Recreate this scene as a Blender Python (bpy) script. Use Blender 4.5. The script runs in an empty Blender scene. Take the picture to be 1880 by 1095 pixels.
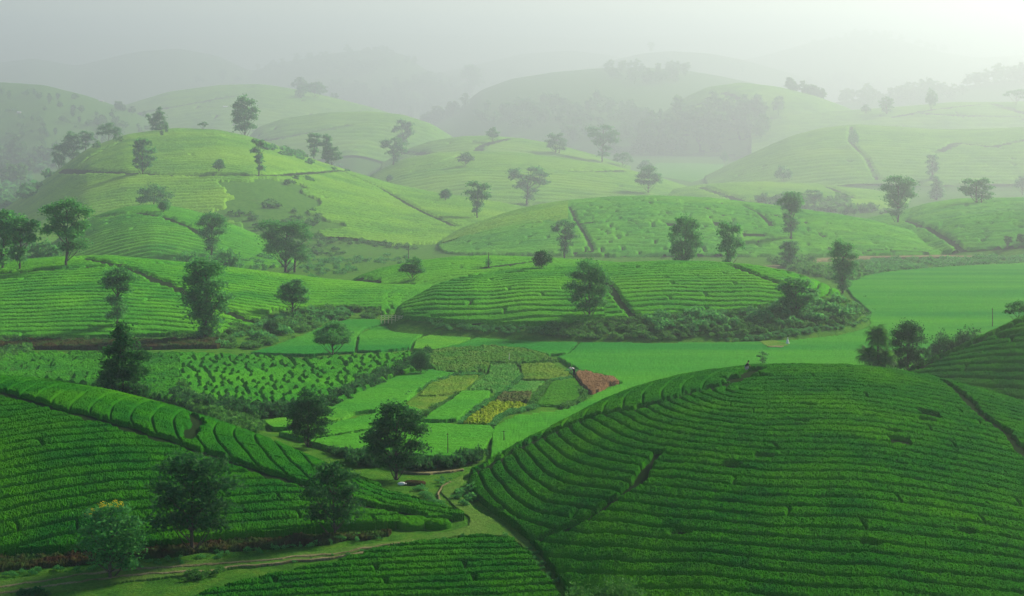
import bpy, math, random
import numpy as np
random.seed(7)
rng = np.random.default_rng(11)
S = bpy.context.scene
# ------------------------------------------------------------------ camera, world, sun, exposure
F = 2900.0            # focal length in photo pixels (photo is 1880 x 1095)
H0 = 90.0             # row of the true horizon in the photo
CZ = 60.0             # camera height above the world origin
cam = bpy.data.cameras.new('camera'); co = bpy.data.objects.new('camera', cam)
S.collection.objects.link(co); S.camera = co
co.location = (0, 0, CZ); co.rotation_euler = (math.radians(90), 0, 0)
cam.sensor_width = 36; cam.lens = F/1880*36; cam.shift_y = -(547.5-H0)/1880
cam.clip_start = 1; cam.clip_end = 40000
SUN_EL, SUN_AZ = math.radians(30), math.radians(48)    # azimuth clockwise from +Y (view direction)
CLX, CLY, CLRX, CLRY = 20, -68, 420, 160        # ground area darkened by the added, unseen sun blocker
w = bpy.data.worlds.new('World'); S.world = w; w.use_nodes = True
wn = w.node_tree.nodes; bg = wn['Background']
sky = wn.new('ShaderNodeTexSky'); sky.sky_type = 'NISHITA'; sky.sun_disc = False
sky.sun_elevation = SUN_EL; sky.sun_rotation = SUN_AZ
sky.dust_density = 0.6; sky.air_density = 1.0; sky.ozone_density = 1.0
w.node_tree.links.new(sky.outputs[0], bg.inputs[0]); bg.inputs[1].default_value = 0.08
sl = bpy.data.lights.new('sun', 'SUN'); sl.energy = 5.0; sl.angle = math.radians(10); sl.color = (1.0, 0.86, 0.68)
so = bpy.data.objects.new('sun', sl); S.collection.objects.link(so)
so.rotation_euler = (math.radians(90)-SUN_EL, 0, math.pi-SUN_AZ)
so.location = (0, 0, 400)
S.view_settings.view_transform = 'Standard'; S.view_settings.look = 'None'
S.view_settings.exposure = 0.95; S.view_settings.gamma = 1
S.cycles.volume_bounces = 0; S.cycles.max_bounces = 5; S.cycles.diffuse_bounces = 3
S.cycles.glossy_bounces = 1; S.cycles.transmission_bounces = 2; S.cycles.transparent_max_bounces = 4
S.cycles.use_denoising = True
S.cycles.sample_clamp_indirect = 3

# ------------------------------------------------------------------ helpers
def hsh(a, b=0, s=0):
    a = np.asarray(a).astype(np.int64); b = np.asarray(b).astype(np.int64)
    h = (a*374761393 + b*668265263 + s*1442695041) & 0xffffffff
    h = ((h ^ (h >> 13))*1274126177) & 0xffffffff
    h = ((h ^ (h >> 16))*2246822519) & 0xffffffff
    return ((h ^ (h >> 15)) & 0xffffff)/float(0xffffff)
def vn(x, y, s=0):
    xi = np.floor(x); yi = np.floor(y); fx = x-xi; fy = y-yi
    fx = fx*fx*(3-2*fx); fy = fy*fy*(3-2*fy)
    a = hsh(xi, yi, s); b = hsh(xi+1, yi, s); c = hsh(xi, yi+1, s); d = hsh(xi+1, yi+1, s)
    return (a+(b-a)*fx)+((c+(d-c)*fx)-(a+(b-a)*fx))*fy
def fbm(x, y, s=0, o=3):
    r = 0; a = .5
    for i in range(o):
        r = r+a*vn(x*2**i+13.7*i, y*2**i+7.1*i, s+i); a *= .5
    return r/(1-.5**o)-.5
def interp(tab, x):
    t = np.array(tab, float); return np.interp(x, t[:, 0], t[:, 1])
PG = np.arange(-900, 2900, 4.0)
def smooth(tab, k=9):
    v = interp(tab, PG); ker = np.hanning(k+2)[1:-1]; ker /= ker.sum()
    return np.convolve(np.pad(v, k//2, mode='edge'), ker, 'valid')
def inpoly(x, y, poly):
    x = np.asarray(x, float); y = np.asarray(y, float); r = np.zeros(x.shape, bool); n = len(poly)
    for i in range(n):
        x1, y1 = poly[i]; x2, y2 = poly[(i+1) % n]
        if y1 == y2: continue
        c = ((y1 > y) != (y2 > y)) & (x < (x2-x1)*(y-y1)/(y2-y1)+x1); r ^= c
    return r
def dpoly(x, y, P):
    d = np.full(np.shape(x), 1e9)
    for (ax, ay), (bx, by) in zip(P[:-1], P[1:]):
        vx, vy = bx-ax, by-ay; L = vx*vx+vy*vy+1e-9
        t = np.clip(((x-ax)*vx+(y-ay)*vy)/L, 0, 1)
        d = np.minimum(d, np.hypot(x-ax-t*vx, y-ay-t*vy))
    return d
C = S.collection
def mesh_np(name, V, Q, mat, smooth_=True, parent=None, attr=None):
    V = np.asarray(V, np.float32); Q = np.asarray(Q, np.int32)
    me = bpy.data.meshes.new(name); k = Q.shape[1]
    me.vertices.add(len(V)); me.vertices.foreach_set('co', V.ravel())
    me.loops.add(Q.size); me.loops.foreach_set('vertex_index', Q.ravel())
    me.polygons.add(len(Q)); me.polygons.foreach_set('loop_start', np.arange(0, Q.size, k, dtype=np.int32))
    me.polygons.foreach_set('loop_total', np.full(len(Q), k, np.int32))
    me.polygons.foreach_set('use_smooth', np.full(len(Q), smooth_, bool))
    me.update(calc_edges=True)
    if attr is not None:
        a = me.attributes.new('tone', 'FLOAT', 'POINT'); a.data.foreach_set('value', np.asarray(attr, np.float32))
    me.materials.append(mat)
    o = bpy.data.objects.new(name, me); C.objects.link(o)
    if parent: o.parent = parent
    return o
def tag(o, label=None, cat=None, group=None, kind=None):
    if label: o['label'] = label
    if cat: o['category'] = cat
    if group: o['group'] = group
    if kind: o['kind'] = kind
    return o

# ------------------------------------------------------------------ terrain: valley floor falling away, hills on top
VAL = [(0, 30), (60, 38.5), (100, 41), (150, 42), (185, 44), (246, 48), (264, 49.5), (340, 54), (410, 58), (480, 62.5), (560, 67),
       (700, 72), (900, 79), (1120, 85), (1500, 91), (1970, 95), (4000, 110), (9000, 115), (12000, 118)]
# the design table above is laid out for a compact valley; the real one opens up and falls away beyond 340 m
_g = [(0, 0), (340, 340), (410, 440), (480, 580), (560, 740), (720, 1080), (1000, 1700), (1500, 2700), (2000, 4200), (3100, 7000), (5200, 10500), (12000, 20500)]
_gx = np.arange(0, 12001, 2.0); _gy = interp(_g, _gx); _k2 = np.hanning(61); _k2 /= _k2.sum(); _gy[200:-40] = np.convolve(_gy, _k2, 'same')[200:-40]; _gy[:170] = _gx[:170]
_gy = np.maximum.accumulate(_gy)
def G(d): return np.interp(d, _gx, _gy)
VAL = [(float(G(a)), b*float(G(a))/a if a else b) for a, b in VAL]
_vd = np.arange(0, 21001, 2.0); _vt = interp(VAL, _vd); _k = np.hanning(25); _k /= _k.sum()
_vs = np.convolve(np.pad(_vt, 12, mode='edge'), _k, 'valid')
def zval(d): return CZ-np.interp(d, _vd, _vs)
HILLS = {}
def hill(name, sil, crest, foot, back, p=2.0, pb=2.0, off=0.0, k=9):
    """sil: px->photo row of the skyline; crest: px->distance; foot: px->distance of the front foot; back: width behind."""
    sy = smooth(sil, k); dc0 = smooth(crest, k); dc = G(dc0); df = G(smooth(foot, k)); wb = G(dc0+back)-dc; off = off*float(G(crest[0][1])/crest[0][1])
    wf = np.maximum(dc-df, 1.0); x0 = sil[0][0]; x1 = sil[-1][0]
    act = (PG >= x0) & (PG <= x1); A = np.full(PG.shape, 5.0)
    t = np.linspace(-1, .4, 113)[:, None]; back0 = wb.copy()
    for it in range(30):
        wb = np.clip(back0*(A/max(A[act].max(), 1))**.8, np.minimum(back0, 3+dc*.012), back0)
        D = dc+np.where(t < 0, t*wf, t*wb); pr = np.clip(1-np.abs(t)**np.where(t < 0, p, pb), 0, 1)
        py = H0+F*(CZ-(zval(D)+A*pr+off))/D
        A = np.clip(A+(py.min(0)-sy)*dc/F*0.8, 0, 900)
    A = np.where(act, A, 0)
    HILLS[name] = dict(A=A, dc=dc, wf=wf, wb=wb, p=p, pb=pb)
def T(px, d):
    px = np.asarray(px, float); d = np.asarray(d, float)
    b = np.zeros(np.broadcast(px, d).shape)
    i = np.clip((px-PG[0])/4.0, 0, len(PG)-2.001); i0 = np.floor(i).astype(int); f = i-i0
    for h in HILLS.values():
        g = lambda a: a[i0]*(1-f)+a[i0+1]*f
        A = g(h['A'])
        if not np.any(A > 0): continue
        t = d-g(h['dc']); fr = t < 0
        u = np.clip(np.where(fr, -t/g(h['wf']), t/g(h['wb'])), 0, 1)
        b = np.maximum(b, A*(1-u**np.where(fr, h['p'], h['pb'])))
    return zval(d)+b
R = lambda *a: list(a)
# front right dome
hill('fr', [(840, 905), (860, 868), (900, 843), (960, 808), (1010, 784), (1060, 757), (1100, 736), (1150, 715), (1200, 699), (1250, 687), (1300, 679),
            (1380, 669), (1450, 667), (1550, 668), (1620, 674), (1700, 687), (1800, 712), (1880, 736), (2050, 800), (2250, 920), (2400, 1010)],
     [(840, 151), (860, 153), (1000, 163), (1200, 172), (1400, 176), (1700, 176), (2100, 165), (2400, 150)],
     [(840, 150), (860, 150), (900, 143), (950, 137), (1000, 128), (1050, 118), (1150, 104), (1300, 92), (1600, 84), (2000, 86), (2400, 120)], 34, p=1.8, off=.62)
# front left ridge
hill('fl', [(-700, 640), (-300, 655), (0, 688), (100, 697), (200, 715), (300, 739), (400, 771), (500, 806), (600, 850), (700, 892), (780, 925), (840, 952), (862, 968)],
     [(-700, 178), (-300, 175), (0, 168), (400, 160), (600, 152), (760, 145), (862, 140)],
     [(-700, 118), (-300, 122), (0, 129), (200, 130), (400, 132.5), (700, 136.5), (862, 139)], 30, p=1.9, off=.62)
# hill entering at the right edge
hill('re', [(1640, 700), (1675, 672), (1750, 641), (1800, 617), (1880, 580), (2000, 540), (2200, 500), (2500, 480)],
     [(1640, 206), (1750, 210), (1880, 216), (2100, 225), (2500, 230)], [(1640, 196), (1700, 192), (1880, 186), (2500, 184)], 26, p=1.8, off=.6)
# terrace with rough tea in the left middle
hill('tr', [(-500, 640), (0, 648), (190, 647), (400, 652), (560, 660), (700, 651), (780, 648), (800, 655)],
     [(-500, 250), (0, 246), (400, 243), (560, 240), (700, 240), (800, 240)],
     [(-500, 196), (0, 200), (200, 203), (400, 205), (560, 208), (640, 218), (740, 230), (800, 236)], 8, p=7, pb=3, off=.8)
# broad hill, left middle
hill('lm', [(-700, 500), (-300, 490), (0, 478), (100, 470), (200, 467), (300, 476), (400, 486), (500, 498), (600, 510), (700, 519), (800, 522), (860, 560)],
     [(-700, 345), (0, 345), (300, 345), (500, 345), (700, 338), (860, 330)],
     [(-700, 262), (0, 266), (200, 265), (380, 268), (430, 275), (500, 284), (580, 296), (700, 302), (800, 318), (860, 326)], 50, p=1.7, off=.8)
# long low dome in the centre with the scrubby bank
hill('cm', [(700, 600), (730, 560), (800, 520), (870, 500), (960, 488), (1060, 486), (1150, 480), (1220, 477), (1300, 478), (1380, 484), (1450, 497), (1500, 513), (1540, 532), (1580, 560), (1600, 590)],
     [(700, 290), (760, 300), (900, 322), (1100, 330), (1300, 330), (1500, 312), (1580, 296), (1600, 292)],
     [(700, 280), (740, 276), (850, 270), (1000, 263.5), (1200, 261.5), (1350, 263), (1450, 266), (1540, 273), (1580, 281), (1600, 288)], 30, p=2.6, off=.8)
hill('cb', [(620, 540), (650, 508), (700, 490), (760, 478), (830, 470), (900, 467), (1000, 471), (1100, 477), (1200, 486), (1300, 492), (1400, 500)],
     [(620, 352), (700, 362), (900, 372), (1100, 368), (1400, 350)], [(620, 338), (700, 335), (900, 320), (1100, 318), (1400, 320)], 36, p=1.8, off=.8)
# big hill behind the centre
hill('mh', [(700, 500), (750, 466), (800, 440), (860, 414), (920, 393), (980, 377), (1050, 366), (1120, 360), (1200, 358), (1300, 362), (1400, 373), (1500, 387), (1600, 404), (1680, 425), (1750, 452), (1790, 470)],
     [(700, 500), (800, 530), (1000, 560), (1400, 560), (1700, 510), (1790, 490)],
     [(700, 480), (800, 470), (1000, 462), (1300, 460), (1500, 462), (1700, 466), (1790, 468)], 80, p=1.9, off=1)
hill('mr', [(1500, 460), (1560, 408), (1600, 398), (1660, 385), (1700, 373), (1760, 364), (1880, 362), (2050, 366), (2300, 400), (2600, 440)],
     [(1500, 600), (1660, 600), (1880, 590), (2600, 560)], [(1500, 500), (1700, 478), (1880, 470), (2600, 460)], 70, p=1.8, off=1)
hill('m2', [(1640, 440), (1700, 412), (1760, 397), (1850, 388), (1950, 386), (2200, 400)],
     [(1640, 520), (1760, 520), (2200, 510)], [(1640, 490), (1760, 466), (2200, 455)], 50, p=1.9, off=1)
# domes behind on the left
hill('sd', [(90, 450), (130, 418), (180, 392), (230, 378), (280, 374), (330, 379), (380, 392), (430, 412), (470, 428), (520, 452), (570, 480)],
     [(90, 470), (280, 480), (570, 470)], [(90, 430), (280, 410), (570, 425)], 50, p=2.0, off=1)
hill('bl', [(-500, 470), (-200, 440), (-60, 410), (0, 388), (60, 345), (110, 308), (160, 272), (230, 246), (320, 234), (400, 237), (460, 250), (520, 270), (580, 293), (640, 312), (720, 336), (800, 352), (880, 364), (970, 379), (1010, 392), (1040, 420)],
     [(-500, 640), (0, 680), (320, 720), (640, 690), (900, 650), (1040, 620)],
     [(-500, 520), (0, 500), (320, 500), (640, 490), (900, 520), (1150, 560)], 160, p=1.8, off=1.2)
hill('c1', [(640, 350), (690, 315), (740, 292), (800, 280), (860, 277), (940, 279), (1040, 290), (1120, 303), (1200, 322), (1290, 350), (1350, 375)],
     [(640, 850), (860, 880), (1350, 850)], [(640, 760), (860, 720), (1350, 740)], 120, p=1.9, off=1.2)
hill('c2', [(700, 300), (740, 275), (790, 258), (850, 249), (900, 248), (960, 253), (1020, 264), (1080, 280), (1160, 305)],
     [(700, 1000), (900, 1010), (1160, 1000)], [(700, 930), (900, 900), (1160, 930)], 120, p=1.9, off=1.4)
hill('rs', [(1180, 370), (1240, 345), (1290, 337), (1400, 332), (1500, 337), (1600, 347), (1700, 362), (1760, 375)],
     [(1180, 780), (1400, 800), (1760, 780)], [(1180, 700), (1400, 690), (1760, 690)], 90, p=1.9, off=1.4)
hill('rb', [(1240, 350), (1290, 325), (1340, 300), (1400, 272), (1450, 250), (1510, 234), (1570, 228), (1630, 231), (1720, 237), (1800, 236), (1880, 233), (2050, 226), (2300, 250)],
     [(1240, 960), (1570, 1060), (2300, 1040)], [(1240, 900), (1400, 870), (1570, 850), (2300, 850)], 180, p=1.8, off=1.4)
hill('b6', [(420, 300), (470, 234), (520, 217), (600, 206), (680, 204), (740, 210), (790, 226), (830, 250), (870, 280)],
     [(420, 1180), (650, 1220), (870, 1180)], [(420, 1050), (650, 1000), (870, 1080)], 160, p=1.8, off=1.5)
hill('b7', [(100, 250), (160, 222), (230, 192), (310, 168), (400, 156), (480, 154), (540, 163), (600, 176), (680, 196), (740, 215)],
     [(100, 1550), (400, 1600), (740, 1550)], [(100, 1350), (400, 1280), (740, 1350)], 220, p=1.8, off=1.5)
hill('b8', [(780, 230), (840, 200), (880, 165), (940, 143), (1020, 131), (1100, 124), (1180, 122), (1260, 128), (1330, 140), (1400, 155), (1460, 172), (1540, 205)],
     [(780, 1750), (1100, 1850), (1540, 1750)], [(780, 1500), (1100, 1300), (1540, 1450)], 300, p=1.5, off=1)
hill('b9', [(1060, 140), (1130, 108), (1180, 97), (1230, 93), (1300, 97), (1360, 108), (1440, 130), (1500, 150)],
     [(1060, 2500), (1500, 2500)], [(1060, 2250), (1500, 2250)], 300, p=1.8, off=1)
hill('b10', [(1180, 240), (1220, 205), (1260, 178), (1300, 160), (1360, 152), (1430, 160), (1500, 178), (1560, 200), (1620, 230)],
     [(1180, 1420), (1620, 1420)], [(1180, 1300), (1620, 1260)], 160, p=1.8, off=1)
hill('b11', [(1380, 230), (1440, 210), (1560, 203), (1660, 196), (1750, 188), (1850, 188), (1950, 184), (2300, 190)],
     [(1380, 1350), (2300, 1380)], [(1380, 1180), (2300, 1180)], 160, p=1.8, off=1)
hill('b12', [(-700, 130), (-200, 145), (0, 147), (80, 152), (160, 172), (240, 200), (330, 240), (420, 290)],
     [(-700, 1500), (80, 1350), (420, 1300)], [(-700, 1150), (80, 1050), (420, 1120)], 300, p=1.5, off=2)
hill('b13', [(1500, 190), (1600, 175), (1700, 168), (1800, 150), (1880, 138), (2000, 130), (2400, 120)],
     [(1500, 1800), (2400, 1800)], [(1500, 1600), (2400, 1600)], 200, p=1.6, off=2)
# hazy ranges
hill('m_a', [(-700, 100), (0, 112), (60, 104), (140, 118), (250, 92), (330, 86), (400, 100), (460, 128), (520, 112), (600, 96), (680, 88), (740, 96), (780, 125), (860, 150)],
     [(-700, 2700), (860, 2700)], [(-700, 2100), (860, 2100)], 500, p=1.3, off=3)
hill('m_b', [(760, 140), (860, 120), (960, 96), (1050, 90), (1130, 100), (1200, 125), (1320, 118), (1420, 95), (1500, 72), (1580, 62), (1650, 70), (1720, 92), (1800, 104), (1900, 96), (2100, 80), (2500, 90)],
     [(760, 3100), (2500, 3100)], [(760, 2400), (2500, 2400)], 600, p=1.3, off=3)
hill('m_c', [(-900, 70), (-200, 60), (300, 66), (700, 62), (1100, 70), (1500, 55), (1900, 58), (2800, 50)],
     [(-900, 5200), (2800, 5200)], [(-900, 4200), (2800, 4200)], 900, p=1.3, off=0)

_ds = np.exp(np.arange(math.log(84), math.log(12500), 0.0012))
def own(name, px, d):
    h = HILLS[name]; px = np.asarray(px, float); i = np.clip((px-PG[0])/4.0, 0, len(PG)-2.001); i0 = np.floor(i).astype(int); f = i-i0
    g = lambda a: a[i0]*(1-f)+a[i0+1]*f
    t = d-g(h['dc']); fr = t < 0; u = np.clip(np.where(fr, -t/g(h['wf']), t/g(h['wb'])), 0, 1)
    return g(h['A'])*(1-u**np.where(fr, h['p'], h['pb']))
def ray(px, py, off=0.0, snap=6.0, lo=0, hi=1e9):
    """nearest point of the terrain seen at photo pixel (px, py): returns px, distance, ground z"""
    m = (_ds >= G(lo)) & (_ds <= (G(hi) if hi < 1e6 else hi)); d = _ds[m]
    z = T(np.full(d.shape, float(px)), d)+off; p = H0+F*(CZ-z)/d
    run = np.minimum.accumulate(p); idx = np.argmax(run <= py) if (run <= py).any() else len(d)-1
    if not (run <= py).any(): idx = int(np.argmin(p))
    elif idx > 0 and run[idx-1]-py < snap and (d[idx]-d[np.argmax(run <= run[idx-1]+1e-6)]) > 12: idx = int(np.argmax(run <= run[idx-1]+1e-6))
    return float(d[idx]), float(z[idx]-off)
def wpt(px, d): return ((px-940)/F*d, d)
def trace(pts, off=.6, lo=0, hi=1e9):
    out = []
    for a, b in zip(pts[:-1], pts[1:]):
        n = max(1, int(math.hypot(b[0]-a[0], b[1]-a[1])/15))
        for i in range(n):
            out.append((a[0]+(b[0]-a[0])*i/n, a[1]+(b[1]-a[1])*i/n))
    out.append(pts[-1]); r = []
    for q in out:
        d, z = ray(q[0], q[1], off, 12, lo, hi); r.append((q[0], d))
    return r
# ------------------------------------------------------------------ materials
def mat(name, build):
    m = bpy.data.materials.new(name); m.use_nodes = True; nt = m.node_tree; b = nt.nodes['Principled BSDF']
    build(nt, b); return m
def noise(nt, scale, det=4, vec=None, rough=.6, dist=0):
    n = nt.nodes.new('ShaderNodeTexNoise'); n.inputs['Scale'].default_value = scale; n.inputs['Detail'].default_value = det
    n.inputs['Roughness'].default_value = rough; n.inputs['Distortion'].default_value = dist
    if vec is not None: nt.links.new(vec, n.inputs['Vector'])
    return n.outputs['Fac']
def pos(nt):
    return nt.nodes.new('ShaderNodeNewGeometry').outputs['Position']
def ramp(nt, fac, stops):
    r = nt.nodes.new('ShaderNodeValToRGB'); nt.links.new(fac, r.inputs[0])
    e = r.color_ramp.elements
    while len(e) < len(stops): e.new(.5)
    for i, (p, c) in enumerate(stops): e[i].position = p; e[i].color = (*c, 1)
    return r.outputs[0]
def mix(nt, f, a, b, mode='MIX'):
    m = nt.nodes.new('ShaderNodeMix'); m.data_type = 'RGBA'; m.blend_type = mode
    for s, v in ((0, f), (6, a), (7, b)):
        if isinstance(v, (int, float)): m.inputs[s].default_value = v
        elif isinstance(v, tuple): m.inputs[s].default_value = (*v, 1)
        else: nt.links.new(v, m.inputs[s])
    return m.outputs[2]
def bump(nt, b, fac, dist, strength=1):
    n = nt.nodes.new('ShaderNodeBump'); n.inputs['Distance'].default_value = dist; n.inputs['Strength'].default_value = strength
    nt.links.new(fac, n.inputs['Height']); nt.links.new(n.outputs[0], b.inputs['Normal'])
def leafy(c1, c2, c3, s_big, s_small, bd, spec=.0, trans=0.0):
    def f(nt, b):
        p = pos(nt); big = noise(nt, s_big, 3, p); sm = noise(nt, s_small, 3, p, .7)
        a = ramp(nt, big, [(.32, c1), (.68, c2)]); col = mix(nt, 1.0, a, ramp(nt, sm, [(.3, (.55, .6, .55)), (.7, (1.35, 1.3, 1.3))]), 'MULTIPLY')
        mid = noise(nt, s_big*.23, 2, p)
        col2 = mix(nt, ramp(nt, mid, [(.45, (0, 0, 0)), (.7, (.8, .8, .8))]), col, c3)
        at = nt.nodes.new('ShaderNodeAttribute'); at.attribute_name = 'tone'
        col2 = mix(nt, ramp(nt, at.outputs['Fac'], [(.0, (0, 0, 0)), (.10, (1, 1, 1))]), (.016, .036, .012), col2)   # litter and stems between the hedges, gap shade painted into this dark colour
        nt.links.new(col2, b.inputs['Base Color']); b.inputs['Roughness'].default_value = .8
        b.inputs['Specular IOR Level'].default_value = spec
        bump(nt, b, sm, bd)
    return f
M = {}
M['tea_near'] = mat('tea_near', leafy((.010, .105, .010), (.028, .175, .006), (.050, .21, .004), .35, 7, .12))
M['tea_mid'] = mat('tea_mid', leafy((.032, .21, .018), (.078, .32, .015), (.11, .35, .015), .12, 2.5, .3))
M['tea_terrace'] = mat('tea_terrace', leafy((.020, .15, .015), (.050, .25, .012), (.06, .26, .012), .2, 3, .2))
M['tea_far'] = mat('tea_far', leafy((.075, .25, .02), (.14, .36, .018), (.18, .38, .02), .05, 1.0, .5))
def _grass(nt, b):
    p = pos(nt); big = noise(nt, .05, 4, p); sm = noise(nt, 3.5, 4, p, .75); md = noise(nt, .5, 4, p, .7)
    c = ramp(nt, md, [(.3, (.030, .11, .014)), (.5, (.055, .18, .018)), (.7, (.10, .21, .025))])
    c = mix(nt, 1.0, c, ramp(nt, sm, [(.25, (.5, .5, .5)), (.75, (1.4, 1.4, 1.4))]), 'MULTIPLY')
    soil = ramp(nt, big, [(.62, (0, 0, 0)), (.72, (.5, .5, .5))])
    c = mix(nt, soil, c, (.10, .13, .045))
    nt.links.new(c, b.inputs['Base Color']); b.inputs['Roughness'].default_value = .85; b.inputs['Specular IOR Level'].default_value = .0
    bump(nt, b, sm, .2)
M['ground'] = mat('ground_grass', _grass)
def simple(c1, c2, s, s2, bd, rough=.7, stretch=None, spec=.0):
    def f(nt, b):
        p = pos(nt)
        if stretch:
            mp = nt.nodes.new('ShaderNodeMapping'); mp.inputs['Scale'].default_value = stretch; nt.links.new(p, mp.inputs[0]); p = mp.outputs[0]
        a = noise(nt, s, 3, p); q = noise(nt, s2, 4, p, .7)
        c = mix(nt, 1.0, ramp(nt, a, [(.35, c1), (.65, c2)]), ramp(nt, q, [(.25, (.65, .65, .65)), (.75, (1.3, 1.3, 1.3))]), 'MULTIPLY')
        nt.links.new(c, b.inputs['Base Color']); b.inputs['Roughness'].default_value = rough; b.inputs['Specular IOR Level'].default_value = spec
        bump(nt, b, q, bd)
    return f
M['rice'] = mat('rice', simple((.022, .185, .024), (.060, .26, .020), .03, 1.6, .25, stretch=(.35, 1.9, 1)))
M['rice_y'] = mat('rice_light', simple((.05, .24, .020), (.09, .29, .02), .12, 4, .15))
M['weed_y'] = mat('dry_weeds', simple((.045, .19, .022), (.10, .22, .035), .25, 3, .3))
M['plot_y'] = mat('meadow', simple((.07, .19, .02), (.13, .23, .03), .2, 3, .2))
M['plot_g'] = mat('vegetables', simple((.045, .21, .03), (.10, .27, .05), .4, 4, .3))
M['plot_br'] = mat('dry_corn', simple((.06, .13, .03), (.12, .14, .05), .5, 3, .4))
M['plot_ye'] = mat('yellow_leaves', simple((.15, .30, .01), (.30, .42, .03), 1.2, 5, .4))
M['soil'] = mat('red_soil', simple((.17, .105, .05), (.26, .17, .09), .4, 3, .4, .9))
M['soil_dk'] = mat('bank_soil', simple((.055, .032, .016), (.030, .085, .016), .5, 2.5, .3, .9))
M['track'] = mat('track_grass', simple((.055, .16, .02), (.10, .19, .035), .25, 3, .15, .9))
M['dirt'] = mat('dirt_track', simple((.13, .14, .06), (.22, .21, .11), .4, 3, .15, .9))
def leafmat(name, c1, c2, tr=.35):
    m = bpy.data.materials.new(name); m.use_nodes = True; nt = m.node_tree; b = nt.nodes['Principled BSDF']; out = nt.nodes['Material Output']
    g = nt.nodes.new('ShaderNodeNewGeometry')
    c = ramp(nt, g.outputs['Random Per Island'], [(.0, c1), (1.0, c2)])
    big = noise(nt, .6, 2, g.outputs['Position'])
    c = mix(nt, 1.0, c, ramp(nt, big, [(.3, (.7, .75, .7)), (.7, (1.25, 1.2, 1.2))]), 'MULTIPLY')
    nt.links.new(c, b.inputs['Base Color']); b.inputs['Roughness'].default_value = .6; b.inputs['Specular IOR Level'].default_value = .05
    t = nt.nodes.new('ShaderNodeBsdfTranslucent'); nt.links.new(c, t.inputs[0])
    ms = nt.nodes.new('ShaderNodeMixShader'); ms.inputs[0].default_value = tr
    nt.links.new(b.outputs[0], ms.inputs[1]); nt.links.new(t.outputs[0], ms.inputs[2]); nt.links.new(ms.outputs[0], out.inputs[0])
    return m
M['leaf'] = leafmat('leaf', (.055, .25, .065), (.11, .38, .075), .5)
M['leaf_l'] = leafmat('leaf_light', (.05, .20, .035), (.11, .32, .05), .45)
M['leaf_d'] = leafmat('leaf_dark', (.022, .11, .03), (.05, .19, .04), .45)
M['flower'] = leafmat('yellow_blossom', (.55, .48, .02), (.75, .65, .04))
M['bark'] = mat('bark', simple((.07, .06, .045), (.13, .115, .09), 2, 8, .05, .9))
M['wood'] = mat('weathered_wood', simple((.10, .085, .06), (.16, .14, .11), 2, 8, .02, .9))
def plain(name, c, r=.7): 
    return mat(name, simple(tuple(v*.92 for v in c), tuple(min(1, v*1.05) for v in c), 3, 20, .005, r))
M['white'] = plain('white_cloth', (.75, .76, .74)); M['skin'] = plain('skin', (.32, .19, .12)); M['shirt'] = plain('dark_shirt', (.03, .035, .05))
M['grey'] = plain('grey_trousers', (.3, .3, .3)); M['hair'] = plain('hair', (.01, .01, .01)); M['straw'] = plain('straw', (.6, .55, .4))
M['roofw'] = plain('pale_roof', (.8, .8, .78)); M['wall'] = plain('plaster', (.6, .57, .5)); M['glass'] = plain('window_glass', (.05, .06, .07), .2)
M['concrete'] = plain('concrete', (.35, .34, .32))

# ------------------------------------------------------------------ ground sheet
def grid(pxa, da):
    PX, D = np.meshgrid(pxa, da); return PX, D
def quads(nr, nc, mask=None):
    i = np.arange(nr*nc).reshape(nr, nc)
    q = np.stack([i[:-1, :-1], i[:-1, 1:], i[1:, 1:], i[1:, :-1]], -1).reshape(-1, 4)
    if mask is not None:
        m = mask; mm = (m[:-1, :-1] | m[:-1, 1:] | m[1:, 1:] | m[1:, :-1]).ravel(); q = q[mm]
    return q
def compact(V, q, attr=None):
    u, inv = np.unique(q, return_inverse=True)
    return V[u], inv.reshape(q.shape), (attr[u] if attr is not None else None)
pxa = np.arange(-860, 2760, 6.0); da = np.concatenate([np.linspace(12, 84, 20)[:-1], np.exp(np.arange(math.log(84), math.log(20000), 0.0050))])
PX, D = grid(pxa, da); Z = T(PX, D)
far = np.clip((D-200)/800, 0, 1)
Z = Z+fbm(PX*D/F*.12, D*.12, 3)*(.2+far*.5)*1.0-.06
V = np.stack([(PX-940)/F*D, D, Z], -1).reshape(-1, 3)
g = mesh_np('ground', V, quads(*PX.shape), M['ground']); tag(g, kind='structure')

# ------------------------------------------------------------------ tea hills: clipped hedge rows as real relief
def hedge_field(x, y, phi, psi, pitch, cutp, L, seed, ext=None, holes=0.0, warp=1.0):
    wob = fbm(x*.07, y*.07, seed)*pitch*1.6*warp+fbm(x*.45/pitch, y*.45/pitch, seed+5)*pitch*.42*warp
    dis = np.floor(vn(x*.03, y*.04, seed+9)*3)*.5*pitch*(warp > .7)
    u = (phi+wob+dis)/pitch; k = np.floor(u); f = u-k
    g = np.minimum(f, 1-f)*pitch
    v = psi/L+hsh(k, 0, seed)*9+fbm(x*.5/pitch, y*.5/pitch, seed+3)*.12; m = np.floor(v); fr = v-m
    p0 = .15+.7*hsh(k, m, seed+1); ex = hsh(k, m, seed+2) < cutp
    g = np.where(ex, np.minimum(g, np.abs(fr-p0)*L+.04), g)
    if holes:
        hx = hsh(k, np.floor(psi/(pitch*1.6)), seed+7) < holes
        g = np.where(hx, np.minimum(g, .02*pitch), g)
    return g
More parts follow.
